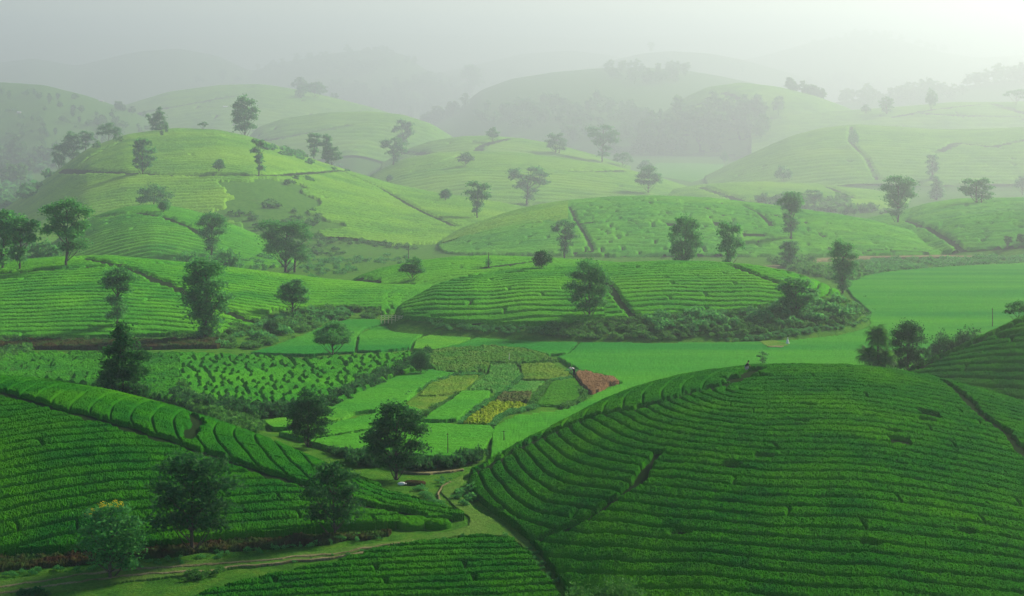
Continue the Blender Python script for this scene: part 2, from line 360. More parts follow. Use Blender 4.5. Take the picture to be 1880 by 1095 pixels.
def tea(name, px0, px1, dpx, d0, d1, dd, regions, pitch_gap, H, material, label, trenches=(), mask=None, hillk=None, minb=.25, fine=.11, edge=.12, seed=1, jamp=1.0, flatok=False):
    pa = np.arange(px0, px1, dpx); dr = G(np.arange(d0, d1, dd)); sc = float(G((d0+d1)/2)/((d0+d1)/2)); H = H*sc**.6; pitch_gap *= sc; fine *= sc**.6; dd *= sc
    trenches = [(P_, w_*sc) for P_, w_ in trenches]
    PX, D = grid(pa, dr); X = (PX-940)/F*D; Y = D
    Z = T(PX, D); B = Z-zval(D)
    if mask is None: mk = B > minb
    else: mk = mask(PX, D, X, Y, B)
    if hillk and not flatok: mk = mk & (own(hillk, PX, D) > B-.3)
    g = np.full(X.shape, 9.0)
    pit = np.full(X.shape, 1.0)
    for sel, fn, pitch, cutp, L, holes, warp, *shal in regions:
        shal = (shal[0] if shal else 0)*sc
        pitch = pitch*sc; L = L*sc
        s = sel(PX, D, X, Y) if sel is not None else np.ones(X.shape, bool)
        phi, psi = fn(X[s]/sc, Y[s]/sc, PX[s], D[s]); phi = phi*sc; psi = psi*sc
        g[s] = hedge_field(X[s]/sc, Y[s]/sc, phi/sc, psi/sc, pitch/sc, cutp, L/sc, seed, holes=holes, warp=warp)*sc+shal; pit[s] = pitch
    for pts, wd in trenches:
        P = [wpt(a, b) for a, b in pts]
        rag = fbm(X*.8, Y*.8, seed+20)*wd*.9
        g = np.minimum(g, np.maximum(dpoly(X, Y, P)-wd*.5+rag, 0))
    e = np.maximum(pit*edge, dd*.9)
    c = np.clip((g-pitch_gap)/e, 0, 1); bl = np.clip((g-pitch_gap)/(.30*np.minimum(pit, 1.5*sc)), 0, 1)
    top = c**.6; dome_ = 1-(1-bl)**2.2
    jit = hsh(np.arange(X.size).reshape(X.shape), 0, seed)-.5
    hh = H*(.78*top+.22*top*dome_)+fine*top*(fbm(X*1.4/pit, Y*1.4/pit, seed+30)*1.3+fbm(X*3.2/pit**.5, Y*3.2/pit**.5, seed+33)*1.5+jit*jamp)
    hh = np.where(mk, hh-.2*H*(1-top)+.17*sc, -.5)
    V = np.stack([X, Y, Z+hh], -1).reshape(-1, 3)
    q = quads(*X.shape, mask=mk)
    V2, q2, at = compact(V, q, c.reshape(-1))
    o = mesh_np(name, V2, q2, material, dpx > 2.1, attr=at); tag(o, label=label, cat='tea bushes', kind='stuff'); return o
def seg_rings(a, b, ay=1.0):
    """rows run parallel round the segment a-b"""
    def f(X, Y, PX, D):
        ax, ay_ = a[0], a[1]*ay; bx, by = b[0], b[1]*ay; y = Y*ay
        vx, vy = bx-ax, by-ay_; L = math.hypot(vx, vy)
        t = ((X-ax)*vx+(y-ay_)*vy)/L/L; tc = np.clip(t, 0, 1)
        dx = X-ax-tc*vx; dy = y-ay_-tc*vy; r = np.hypot(dx, dy)
        return r, tc*L+np.arctan2(dy, dx)*14
    return f
def lines(ang, curve=0.0, ox=0, oy=0):
    c, s = math.cos(ang), math.sin(ang)
    def f(X, Y, PX, D):
        u = (X-ox)*c+(Y-oy)*s; v = -(X-ox)*s+(Y-oy)*c
        return v+curve*u*u, u
    return f
def line_d(P):
    a = np.array(sorted(P)); return lambda px: np.interp(px, a[:, 0], a[:, 1])
# --- front right dome
frlo, frhi = 90, 182
t_main = trace([(858, 874), (880, 862), (938, 828), (985, 806), (1028, 786), (1070, 770), (1106, 759), (1162, 750), (1218, 738), (1274, 718), (1330, 705), (1353, 697), (1388, 676)], .5, frlo, frhi)
t_2 = trace([(1208, 828), (1190, 855), (1172, 885), (1140, 907), (1095, 940), (1060, 960), (1000, 985)], .5, frlo, frhi)
t_3 = trace([(1735, 700), (1765, 722), (1800, 760), (1845, 790), (1882, 835)], .5, frlo, frhi)
t_3b = [(p, d) for p, d in trace([(1882, 835), (2000, 960), (2060, 1090)], .5, frlo, frhi)]
t_4 = trace([(1340, 693), (1362, 690), (1392, 690)], .5, frlo, frhi)
holes_fr = [(trace([(px-7, py), (px+7, py+1)], .5, frlo, frhi), .8) for px, py in ((1342, 852), (1471, 773), (1480, 742), (1630, 712), (1596, 995), (1700, 770), (1250, 975), (1775, 975), (1400, 835), (1640, 790))]
dm = line_d(t_main)
strip = lambda PX, D, X, Y: (PX < 1392) & (D > dm(PX))
face = lambda PX, D, X, Y: ~((PX < 1392) & (D > dm(PX)))
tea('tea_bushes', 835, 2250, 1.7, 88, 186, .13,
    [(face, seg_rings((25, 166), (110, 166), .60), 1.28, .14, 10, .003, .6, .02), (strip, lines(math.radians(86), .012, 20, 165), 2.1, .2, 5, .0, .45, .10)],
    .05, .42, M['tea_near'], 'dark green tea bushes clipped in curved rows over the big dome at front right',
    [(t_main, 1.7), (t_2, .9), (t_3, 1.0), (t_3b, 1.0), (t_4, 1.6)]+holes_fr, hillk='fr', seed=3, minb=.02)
# --- front left ridge
t_l = trace([(-250, 700), (-100, 705), (0, 719), (100, 748), (200, 775), (300, 806), (400, 838), (480, 865), (560, 890), (640, 918), (730, 937), (765, 946)], .5, 115, 180)
t_l2 = trace([(545, 880), (600, 870)], .5, 115, 180)
t_l3 = trace([(350, 757), (362, 775), (345, 802)], .5, 115, 180)
dl = line_d(t_l)
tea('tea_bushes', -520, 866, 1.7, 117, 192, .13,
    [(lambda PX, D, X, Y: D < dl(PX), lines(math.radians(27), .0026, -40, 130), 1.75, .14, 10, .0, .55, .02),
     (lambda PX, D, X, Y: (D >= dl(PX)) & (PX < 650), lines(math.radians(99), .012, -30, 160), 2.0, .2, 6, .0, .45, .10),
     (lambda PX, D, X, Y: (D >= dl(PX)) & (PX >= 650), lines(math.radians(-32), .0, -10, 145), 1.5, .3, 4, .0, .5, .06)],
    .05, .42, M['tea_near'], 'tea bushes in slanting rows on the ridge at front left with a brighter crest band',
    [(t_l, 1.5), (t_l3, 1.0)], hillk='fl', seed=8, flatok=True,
    mask=lambda PX, D, X, Y, B: (own('fl', PX, D) > .12) | ((PX > 480) & (PX < 852) & (D > np.interp(PX, [400, 700, 856], [133.2, 137.3, 140.4])) & (D < np.interp(PX, [400, 600, 760, 856], [161, 153.5, 146.5, 140.8]))))
# --- low patch at the bottom edge
pb = [(330, 1105), (420, 1075), (520, 1052), (620, 1032), (700, 1008), (780, 997), (880, 986), (945, 990), (955, 1008), (975, 1018), (985, 1040), (1015, 1075), (1040, 1120), (900, 1180), (300, 1200)]
def in_img(poly, off=0.5, wv=8):
    def f(PX, D, X, Y, B):
        py = H0+F*(CZ-(T(PX, D)+off))/D
        return inpoly(PX+fbm(X*.03, Y*.03, 91)*wv, py+fbm(X*.03, Y*.03, 92)*wv*.4, poly)
    return f
tea('tea_bushes', 300, 1050, 1.7, 104, 134, .12, [(None, lines(math.radians(7), .002, 0, 120), 1.6, .15, 9, .0, .6)],
    .08, .6, M['tea_near'], 'small low plot of tea rows beside the grass path at the bottom edge', (), mask=in_img(pb), seed=12)
# two isolated cushions at the tip of the ridge
def cushion(px, py, a, b, lab):
    d, z = ray(px, py, 0); x, y = wpt(px, d); n = 40
    U, Vv = np.meshgrid(np.linspace(0, 2*math.pi, 60), np.linspace(0, 1, 22))
    r = np.minimum(1, Vv*1.05); X = a*r*np.cos(U)*(1+.08*np.sin(3*U)); Y = b*r*np.sin(U)
    Zt = np.where(Vv < .92, .62*np.sqrt(np.clip(1-(Vv/.97)**6, 0, 1)), .1-1.2*(Vv-.9)*4)
    Zt = Zt+(fbm((X+x)*4, (Y+y)*4, 4))*.25
    o = mesh_np('tea_bush', np.stack([X, Y, Zt], -1).reshape(-1, 3), quads(*X.shape), M['tea_near'], attr=np.clip((.97-Vv)*20, 0, 1).reshape(-1))
    o.location = (x, y, z); tag(o, lab, 'tea bush', 'single tea bushes at the foot of the ridge')
cushion(757, 966, 1.6, 1.5, 'rounded flat-topped tea bush standing alone, the larger at the tip of the front left ridge')
cushion(800, 968, 1.35, .8, 'small flat tea bush, the right one of the pair beside the grass path')
# --- right edge hill
t_re = trace([(1672, 681), (1700, 668), (1760, 642), (1820, 615), (1880, 588), (1960, 560), (2100, 520)], .5, 180, 232)
dre = line_d(t_re)
tea('tea_bushes', 1640, 2300, 2.0, 184, 250, .18,
    [(lambda PX, D, X, Y: D < dre(PX), lines(math.radians(-32), .001, 60, 200), 2.0, .2, 9, .004, .7), (lambda PX, D, X, Y: D >= dre(PX), lines(math.radians(100), .0, 60, 200), 2.2, .2, 6, 0, .5)],
    .10, .5, M['tea_near'], 'bright tea bushes on the slope entering at the right edge', [(t_re, 1.9), (trace([(1840, 618), (1862, 612)], .5, 180, 232), 1.6)], hillk='re', seed=15)
# --- terrace
tr_poly = [(-400, 640), (0, 646), (190, 645), (400, 648), (560, 656), (700, 648), (785, 645), (785, 655), (760, 676), (720, 690), (690, 702), (655, 724), (615, 742), (590, 760), (500, 765), (420, 755), (330, 735), (200, 702), (0, 690), (-400, 690)]
tea('tea_bushes', -420, 790, 2.0, 198, 262, .2,
    [(lambda PX, D, X, Y: PX < 330, lines(math.radians(42), .003, -60, 220), 1.7, .65, 2.6, .0, .7),
     (lambda PX, D, X, Y: (PX >= 330), lines(math.radians(66), .002, -30, 220), 1.7, .75, 2.4, .03, .85)],
    .20, .7, M['tea_terrace'], 'rough patchy tea bushes on the low terrace left of the rice fields', (), mask=in_img(tr_poly, .7), seed=21, edge=.3, fine=.12)
# --- left middle hill
t1 = trace([(-200, 520), (0, 499), (100, 492), (180, 487), (215, 485)], .7, 262, 360)
t2 = trace([(150, 471), (205, 482), (240, 492), (300, 517), (345, 535), (420, 572), (460, 588)], .7, 262, 360)
t3 = trace([(190, 482), (260, 481), (350, 482), (450, 493), (550, 505), (660, 515), (760, 518)], .7, 262, 360)
tea('tea_bushes', -420, 830, 2.2, 262, 372, .33,
    [(lambda PX, D, X, Y: PX < 560, lines(math.radians(-2), .0006, -60, 300), 3.0, .04, 10, .0, .65),
     (lambda PX, D, X, Y: PX >= 560, lines(math.radians(22), .001, -60, 300), 3.0, .05, 9, .0, .7)],
    .16, .42, M['tea_mid'], 'tea bushes in fine level rows on the broad low hill at left middle', [(t1, 2.6), (t2, 2.8), (t3, 2.6)], hillk='lm', seed=25,
    mask=lambda PX, D, X, Y, B: (B > .4) & (D > np.interp(PX, [-400, 0, 200, 380, 470, 500, 590, 690, 800], [266, 268, 268, 273, 284, 300, 309, 310, 322])))
# --- centre dome
c1t = trace([(1098, 505), (1125, 530), (1142, 556), (1165, 580)], .7, 258, 345)
c2t = trace([(1340, 484), (1390, 503), (1430, 518)], .7, 258, 345)
bnd = trace([(720, 574), (760, 582), (850, 588), (900, 592), (1000, 590), (1080, 585), (1150, 580), (1250, 573), (1350, 568), (1430, 553), (1480, 543), (1520, 536), (1560, 538)], .7, 258, 345)
dbn = line_d(bnd)
tea('tea_bushes', 700, 1600, 2.2, 266, 352, .3,
    [(lambda PX, D, X, Y: PX < 1480, seg_rings((-5, 318), (52, 318), .75), 2.3, .14, 7, .004, .75), (lambda PX, D, X, Y: PX >= 1480, lines(math.radians(75), 0, 60, 300), 2.2, .3, 6, 0, .5)],
    .17, .45, M['tea_mid'], 'tea bushes ringing the long low dome in the centre above the scrubby bank', [(c1t, 1.3), (c2t, 1.6)], seed=31,
    mask=lambda PX, D, X, Y, B: (B > .5) & (D > dbn(PX)) & ((PX > 760) | (B > .2)))
cbt = trace([(820, 515), (850, 503), (895, 488), (950, 481), (1010, 474)], .7, 300, 400)
cb2 = trace([(650, 512), (720, 516), (790, 520)], .7, 300, 400)
tea('tea_bushes', 620, 1400, 2.4, 322, 405, .4, [(None, lines(math.radians(12), .001, 0, 340), 3.0, .3, 9, .01, .8)],
    .18, .4, M['tea_mid'], 'bright tea bushes on the low saddle behind the centre dome', [(cbt, 3.0), (cb2, 2.8)], hillk='cb', seed=35, minb=.4)
# --- big hill behind
mh1 = trace([(1045, 377), (1056, 400), (1075, 430), (1090, 458)], 1, 455, 600)
mh2 = trace([(1362, 374), (1395, 390), (1420, 415)], 1, 455, 600)
tea('tea_bushes', 690, 1800, 2.4, 462, 640, .7,
    [(lambda PX, D, X, Y: PX < 1050, lines(math.radians(10), .0006, 0, 500), 4.2, .35, 12, .01, .8), (lambda PX, D, X, Y: PX >= 1050, lines(math.radians(-3), .0004, 40, 500), 4.4, .8, 7.5, .05, 1.9)],
    .3, .65, M['tea_mid'], 'patchy tea bushes over the wide hill behind the centre, broken into clumps', [(mh1, .5), (mh2, 1.2)], hillk='mh', seed=41, fine=.2, minb=.5)
mr1 = trace([(1660, 403), (1700, 415), (1740, 438), (1775, 462)], 1, 465, 640)
tea('tea_bushes', 1520, 2350, 2.4, 470, 650, .8, [(None, lines(math.radians(-6), .0006, 140, 520), 4.4, .6, 9, .03, 1.4)],
    .35, .85, M['tea_mid'], 'tea bushes on the hill at the right edge behind the far rice field', [(mr1, 1.2)], seed=45, fine=.2,
    mask=lambda PX, D, X, Y, B: (B > .5))
tea('tea_bushes', 85, 580, 2.2, 412, 525, .5, [(None, lines(math.radians(-3), .0005, -100, 450), 3.4, .1, 14, 0, .6)],
    .3, .6, M['tea_mid'], 'smooth tea bushes on the small round dome in front of the big left hill', [(trace([(180, 396), (250, 388), (300, 396), (350, 415), (368, 428)], 1, 405, 500), 2.6)], hillk='sd', seed=48, fine=.12)
# --- big left hill
b1 = trace([(110, 313), (200, 315), (320, 321), (430, 321), (520, 320), (600, 314), (640, 311)], 1, 500, 800)
b2 = trace([(135, 312), (170, 285), (230, 256), (320, 246), (420, 250), (500, 268), (600, 302), (700, 345), (770, 385), (835, 414)], 1, 500, 800)
b3 = trace([(430, 255), (425, 290), (418, 318), (395, 350), (360, 383)], 1, 500, 800)
b4 = trace([(25, 385), (75, 355), (135, 325)], 1, 500, 800)
wild = [(415, 330), (520, 325), (570, 330), (590, 400), (640, 470), (560, 480), (480, 430), (430, 400), (395, 370)]
_iw = in_img(wild, 1, 150)
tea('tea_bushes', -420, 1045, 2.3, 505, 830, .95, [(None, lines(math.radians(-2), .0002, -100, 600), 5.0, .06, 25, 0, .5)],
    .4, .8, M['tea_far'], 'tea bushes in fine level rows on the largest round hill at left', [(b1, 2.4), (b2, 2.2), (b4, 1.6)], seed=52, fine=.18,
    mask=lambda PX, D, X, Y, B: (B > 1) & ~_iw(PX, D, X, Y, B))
# --- pale hills behind
def far_tea(k, px0, px1, d0, d1, dd, pitch, label, tr=(), ang=0, seed=60, H=1.0, curve=.0002):
    tea('tea_bushes', px0, px1, 2.6, d0, d1, dd, [(None, lines(math.radians(ang), curve, 0, (d0+d1)/2), pitch, .1, 30, 0, .4)], pitch*.07, H, M['tea_far'], label, tr, hillk=k, seed=seed, fine=.15, minb=1)
far_tea('c1', 640, 1350, 725, 980, 1.2, 8.5, 'pale tea bushes on the low dome behind the two centre trees', [(trace([(735, 308), (850, 309), (980, 312), (1100, 315), (1150, 313)], 1, 700, 950), 5), (trace([(800, 306), (850, 285)], 1, 700, 950), 3)], seed=61)
far_tea('c2', 690, 1160, 905, 1120, 1.4, 9, 'yellowish tea bushes on the farther of the paired centre domes', [(trace([(860, 280), (900, 262), (945, 252)], 1, 880, 1100), 5), (trace([(740, 280), (800, 284)], 1, 880, 1100), 5)], seed=62)
far_tea('rs', 1180, 1760, 700, 880, 1.2, 8, 'bright tea bushes on the low strip of hill before the pale right ridge', [(trace([(1285, 343), (1330, 358), (1370, 372)], 1, 690, 860), 5), (trace([(1510, 339), (1570, 365)], 1, 690, 860), 4)], seed=63)
far_tea('rb', 1240, 2280, 860, 1200, 1.5, 9, 'hazy tea bushes on the long ridge at right', [(trace([(1563, 232), (1560, 260), (1590, 290), (1610, 330)], 1, 850, 1150), 1.2), (trace([(1890, 255), (1820, 270), (1760, 262), (1720, 280)], 1, 850, 1150), 6)], seed=64, H=1.2)
far_tea('b6', 420, 870, 1040, 1330, 2.2, 13, 'faded tea bushes on the rounded hill beyond the largest left hill', [(trace([(470, 262), (560, 245), (640, 230)], 1, 1000, 1300), 7)], seed=65, H=1.3)
far_tea('b11', 1380, 2300, 1190, 1480, 2.4, 13, 'pale yellowish tea bushes on the far rolling slope at right', [(trace([(1690, 208), (1760, 212), (1860, 214)], 1, 1180, 1450), 7), (trace([(1820, 190), (1880, 208)], 1, 1180, 1450), 7), (trace([(1640, 215), (1720, 200), (1800, 192)], 1, 1180, 1450), 6)], seed=66, H=1.3)
far_tea('b10', 1180, 1620, 1280, 1540, 2.6, 14, 'very faint tea bushes on the hill beside the far wood', [(trace([(1330, 170), (1380, 195)], 1, 1250, 1500), 7)], seed=67, H=1.3)
far_tea('b7', 100, 740, 1330, 1750, 3.0, 15, 'faint tea bushes on the broad pale hill far behind the left hill', [(trace([(150, 226), (300, 200), (420, 178)], 1, 1280, 1700), 8)], seed=68, H=1.3)

# ------------------------------------------------------------------ rice fields, garden plots, tracks (thin real layers on the valley floor)
def patch(name, poly, H, material, label, cat, dpx=1.6, dd=None, rough=.05, furrow=None, kind='structure', off=0, flat=True, freq=1.5, tall=0, edge=0):
    ds = [ray(a, b, off, 0)[0] for a, b in poly]
    if flat:  # valley floor: distance straight from the pixel row
        ds = []
        for a, b in poly:
            dd_ = np.linspace(90, 3500, 12000); zz = zval(dd_); p = H0+F*(CZ-zz)/dd_; ds.append(float(np.interp(-b, -p, dd_)))
    xs = [a for a, b in poly]; d0, d1 = min(ds), max(ds)
    if dd is None: dd = max(.16, (d1-d0)/400)
    PX, D = grid(np.arange(min(xs)-4, max(xs)+4, dpx), np.arange(d0-2*dd, d1+2*dd, dd))
    X = (PX-940)/F*D; Z = zval(D) if flat else T(PX, D)
    P = list(zip(xs, ds))
    nx = fbm(X*.5, D*.5, 77)*3/(1+0*X); ny = fbm(X*.5, D*.5, 78)*1.2
    m = inpoly(PX+nx, D+ny, P)
    if flat: m &= (T(PX, D)-zval(D)) < .4
    hh = H+fbm(X*freq, D*freq, 5)*rough*2+(hsh(np.arange(X.size).reshape(X.shape), 0, 4)-.5)*rough
    if furrow:
        a, pit, amp = furrow; u = (X*math.cos(a)+D*math.sin(a))/pit; hh = hh+amp*(.5-2*np.abs(u-np.floor(u)-.5))
    if edge: hh = hh*np.clip(1, 0, 1)
    if not m.any(): return None
    hh = np.where(m, hh, -.35)
    V = np.stack([X, D, Z+hh], -1).reshape(-1, 3)
    V2, q2, _ = compact(V, quads(*X.shape, mask=m)); o = mesh_np(name, V2, q2, material)
    tag(o, kind=kind)
    if kind != 'structure': tag(o, label=label, cat=cat)
    elif label: o['label'] = label
    return o
rice = [
 ([(460, 652), (500, 640), (560, 618), (600, 600), (640, 590), (690, 590), (722, 597), (672, 604), (655, 618), (650, 650), (560, 655)], 'rice', 'rice field behind the round shade tree'),
 ([(656, 648), (659, 618), (690, 604), (725, 600), (790, 605), (794, 612), (762, 625), (752, 642), (700, 648)], 'rice', 'rice field below the bamboo fence'),
 ([(757, 645), (764, 628), (800, 615), (850, 618), (878, 620), (833, 637), (798, 646)], 'rice_y', 'lighter strip of rice near the scrub bank'),
 ([(798, 646), (838, 638), (884, 621), (1000, 627), (1062, 631), (1040, 652), (1005, 655), (960, 643)], 'rice', 'rice field behind the weedy strip'),
 ([(1066, 632), (1160, 629), (1300, 627), (1440, 612), (1560, 597), (1600, 580), (1565, 548), (1545, 520), (1590, 508), (1640, 500), (1740, 492), (1900, 484), (2250, 470), (2350, 560), (2000, 640), (1700, 720), (1500, 725), (1380, 700), (1240, 700), (1150, 720), (1080, 765), (1000, 805), (900, 845), (905, 790), (948, 768), (1040, 757), (1078, 740), (1092, 728), (1142, 708), (1102, 692), (1062, 684), (1022, 660), (1046, 652)], 'rice', 'wide rice field filling the valley floor'),
 ([(640, 736), (690, 708), (760, 688), (795, 683), (835, 690), (792, 703), (767, 720), (742, 743), (690, 758), (640, 764), (603, 770), (590, 765)], 'rice', 'curved rice terrace below the hedge'),
 ([(480, 778), (560, 768), (600, 750), (646, 764), (660, 758), (630, 775), (560, 790), (500, 792)], 'rice_y', 'small light rice terrace beside the hedge'),
 ([(510, 800), (565, 792), (640, 776), (700, 762), (745, 748), (772, 758), (776, 780), (700, 790), (640, 800), (560, 812)], 'rice', 'rice terrace between the two dark trees'),
 ([(560, 815), (640, 803), (700, 793), (776, 783), (850, 786), (899, 788), (912, 800), (875, 842), (800, 846), (760, 840), (700, 834), (620, 830)], 'rice', 'rice field in front of the roadside hedge'),
 ([(848, 723), (901, 723), (893, 735), (863, 755), (838, 775), (775, 778), (802, 755), (830, 739)], 'rice', 'small bright rice plot among the gardens'),
 ([(1205, 300), (1260, 300), (1330, 302), (1310, 322), (1270, 335), (1190, 322)], 'rice_y', 'far pale field between the hazy hills'),
]
for po, mk_, lab in rice: patch('rice_field', po, .42, M[mk_], lab, 'rice', rough=.07)
gp = [
 ([(786, 656), (800, 646), (840, 643), (900, 640), (960, 645), (1000, 655), (1018, 667), (960, 671), (900, 671), (893, 684), (850, 690), (800, 686), (785, 672)], 'weed_y', .5, .28, None, 'tall yellowing weeds along the top of the garden plots'),
 ([(790, 704), (835, 691), (881, 688), (866, 705), (846, 720), (800, 728), (768, 729)], 'plot_y', .2, .12, None, 'yellow-green meadow plot left of the vegetables'),
 ([(745, 742), (768, 731), (824, 731), (810, 745), (778, 758), (752, 755)], 'plot_y', .2, .08, None, 'small light green meadow plot'),
 ([(900, 673), (945, 669), (957, 690), (930, 714), (904, 720), (856, 721), (872, 705), (896, 690)], 'plot_g', .25, .22, None, 'vegetable plot with pale leaves'),
 ([(955, 672), (1010, 668), (1042, 685), (1050, 694), (1010, 700), (960, 700)], 'plot_y', .25, .18, None, 'yellow-green plot at the top right of the gardens'),
 ([(955, 702), (1000, 702), (988, 716), (972, 722), (930, 721)], 'plot_g', .2, .12, None, 'short green plot in the middle of the gardens'),
 ([(925, 723), (976, 723), (970, 740), (945, 743), (908, 740)], 'plot_br', .3, .3, None, 'brownish dry crop plot'),
 ([(905, 742), (968, 745), (950, 753), (915, 763), (895, 782), (850, 781), (872, 763)], 'plot_ye', .35, .3, None, 'bright yellow-leaved crop plot'),
 ([(1012, 704), (1055, 698), (1068, 718), (1060, 738), (1035, 747), (985, 746), (1000, 725)], 'rice_y', .2, .05, (math.radians(75), 1.1, .32), 'bean plot planted in straight rows'),
 ([(1056, 690), (1076, 687), (1100, 695), (1126, 699), (1138, 706), (1116, 710), (1100, 723), (1084, 725), (1070, 712), (1058, 697)], 'soil', .55, .2, None, 'bare reddish-brown dug plot'),
 ([(1385, 627), (1402, 625), (1440, 634), (1450, 640), (1408, 641)], 'plot_y', .46, .03, None, 'seedling bed by the white scarecrow'),
 ([(1408, 641), (1440, 641), (1436, 643), (1412, 643)], 'dirt', .5, .02, None, 'narrow mud strip by the seedling bed'),
]
for po, mk_, h_, ro, fu, lab in gp: patch('garden_plot', po, h_, M[mk_], lab, 'plot', rough=ro, furrow=fu, dpx=1.3, dd=.16, freq=2.2)
patch('grass_track', [(-300, 1110), (0, 1068), (200, 1040), (400, 1028), (600, 1010), (760, 990), (860, 968), (862, 950), (835, 932), (808, 905), (812, 895), (835, 878), (850, 872), (852, 885), (838, 905), (872, 935), (920, 962), (985, 1000), (1000, 1030), (1005, 1060), (1040, 1100), (1000, 1110), (975, 1050), (955, 1000), (930, 985), (860, 982), (720, 1003), (560, 1030), (380, 1052), (200, 1075), (0, 1100), (-300, 1150)], .05, M['track'], 'grassy farm track', 'track', rough=.03)
for po in ([(-300, 1118), (0, 1078), (200, 1049), (400, 1036), (600, 1017), (760, 995), (760, 997), (600, 1020), (400, 1039), (200, 1052), (0, 1081), (-300, 1122)],
           [(-300, 1132), (0, 1089), (200, 1060), (400, 1045), (600, 1024), (760, 1000), (760, 1002), (600, 1027), (400, 1048), (200, 1063), (0, 1092), (-300, 1136)],
           [(735, 866), (790, 869), (852, 861), (852, 864), (790, 872), (735, 869)],
           [(825, 884), (810, 893), (802, 908), (806, 925), (812, 925), (806, 909), (813, 895), (828, 886)]):
    patch('wheel_rut', po, .10, M['dirt'], 'worn bare rut', 'rut', rough=.02, dd=.08)
_w2 = [(440, 338), (520, 333), (560, 338), (580, 395), (600, 430), (560, 440), (500, 425), (450, 395), (425, 365)]
#patch('slope_meadow', _w2, .35, M['plot_y'], 'dry grass on the bare part of the hill', 'meadow', rough=.2, flat=False, dpx=2.2)
patch('soil_bank', [(-300, 1040), (0, 1028), (200, 1012), (400, 996), (640, 982), (720, 977), (715, 985), (640, 994), (560, 1003), (400, 1014), (200, 1030), (0, 1048), (-300, 1070)], .25, M['soil_dk'], 'bare red bank', 'bank', rough=.25)
patch('soil_bank', [(-300, 632), (0, 626), (200, 629), (400, 627), (420, 632), (400, 640), (200, 642), (0, 642), (-300, 644)], .6, M['soil_dk'], 'bare red bank', 'bank', rough=.3)
patch('dirt_road', [(1400, 492), (1455, 487), (1480, 480), (1500, 478), (1600, 472), (1700, 471), (1790, 472), (1790, 475), (1600, 476), (1510, 481), (1485, 484), (1460, 491), (1405, 496)], .6, M['dirt'], 'pale dirt road', 'road', rough=.03)
#PART3
# ------------------------------------------------------------------ trees
def tube(P, Rr, n=7):
    P = np.array(P, float); Rr = np.array(Rr, float); V = []
    for i in range(len(P)):
        t = P[min(i+1, len(P)-1)]-P[max(i-1, 0)]; t /= np.linalg.norm(t)+1e-9
        a = np.cross(t, (0, 1, 0) if abs(t[1]) < .9 else (1, 0, 0)); a /= np.linalg.norm(a); b = np.cross(t, a)
        for k in range(n+1):
            th = 2*math.pi*k/n; V.append(P[i]+Rr[i]*(math.cos(th)*a+math.sin(th)*b))
    return np.array(V), quads(len(P), n+1)
def join(parts):
    Vs, Qs, k = [], [], 0
    for v, q in parts: Vs.append(v); Qs.append(q+k); k += len(v)
    return np.concatenate(Vs), np.concatenate(Qs)
def leaves(r, cen, size, elong=1.7, up=.35):
    """one folded leaf face per centre, own random orientation"""
    n = len(cen); d = r.normal(size=(n, 3)); d[:, 2] = d[:, 2]*.6-.15; d /= np.linalg.norm(d, axis=1)[:, None]
    u = r.normal(size=(n, 3)); u[:, 2] += up*3; s = np.cross(d, u); s /= np.linalg.norm(s, axis=1)[:, None]+1e-9
    sz = size*r.uniform(.6, 1.35, (n, 1)); L = d*sz*elong*.5; W = s*sz*.5
    V = np.stack([cen-L, cen+W*.9, cen+L, cen-W*.9], 1).reshape(-1, 3)
    return V, np.arange(4*n).reshape(n, 4)
def crown(r, blobs, leaf, dens, depth=.85, fringe=1.0):
    out = []
    for x, z, rx, rz in blobs:
        y = r.normal()*rx*.35
        m = max(5, int(18*dens*(rx/.2)**1.3))
        d = r.normal(size=(m, 3)); d /= np.linalg.norm(d, axis=1)[:, None]; d[:, 2] = np.where(d[:, 2] < -.3, -d[:, 2]*.6, d[:, 2])
        rad = r.uniform(.45, 1.0, (m, 1))**.6
        c = np.array([x, y, z])+d*rad*np.array([rx, rx*depth, rz])
        k = int(26*dens)
        cr = .055+.22*min(rx, rz)
        q = r.normal(size=(m, k, 3))*np.array([cr, cr, cr*.55])*.62*fringe
        out.append((c[:, None, :]+q).reshape(-1, 3))
    cen = np.concatenate(out); return leaves(r, cen, leaf)
def wood_(r, blobs, thick=.022, lean=0.0, base=(0, 0)):
    top = max(b[1] for b in blobs); tx = sum(b[0]*b[2] for b in blobs)/sum(b[2] for b in blobs)
    n = 9; P = [(base[0]+(tx-base[0])*(i/(n-1))**1.3+r.normal()*.006, base[1]+r.normal()*.006, -.03+(top+.0)*i/(n-1)) for i in range(n)]
    Rr = [thick*(1.35 if i == 0 else 1)*(1-.8*i/(n-1)) for i in range(n)]; parts = [tube(P, Rr, 8)]
    for x, z, rx, rz in blobs:
        for q in range(2):
            ex = x+r.normal()*rx*.4; ey = r.normal()*rx*.5; ez = z+r.uniform(-.1, .5)*rz
            z0 = max(.08, ez-rz*.9-abs(x)*.6); i = min(n-1, max(0, z0/top*(n-1))); p0 = np.array(P[int(i)])
            mid = (p0+np.array((ex, ey, ez)))/2+np.array((0, 0, -.02)); parts.append(tube([p0, mid, (ex, ey, ez)], [thick*.42, thick*.28, thick*.10], 5))
    return join(parts)
def B(*a):  # x, z, rx[, rz]
    return [(b[0], b[1], b[2], b[3] if len(b) > 3 else b[2]) for b in a]
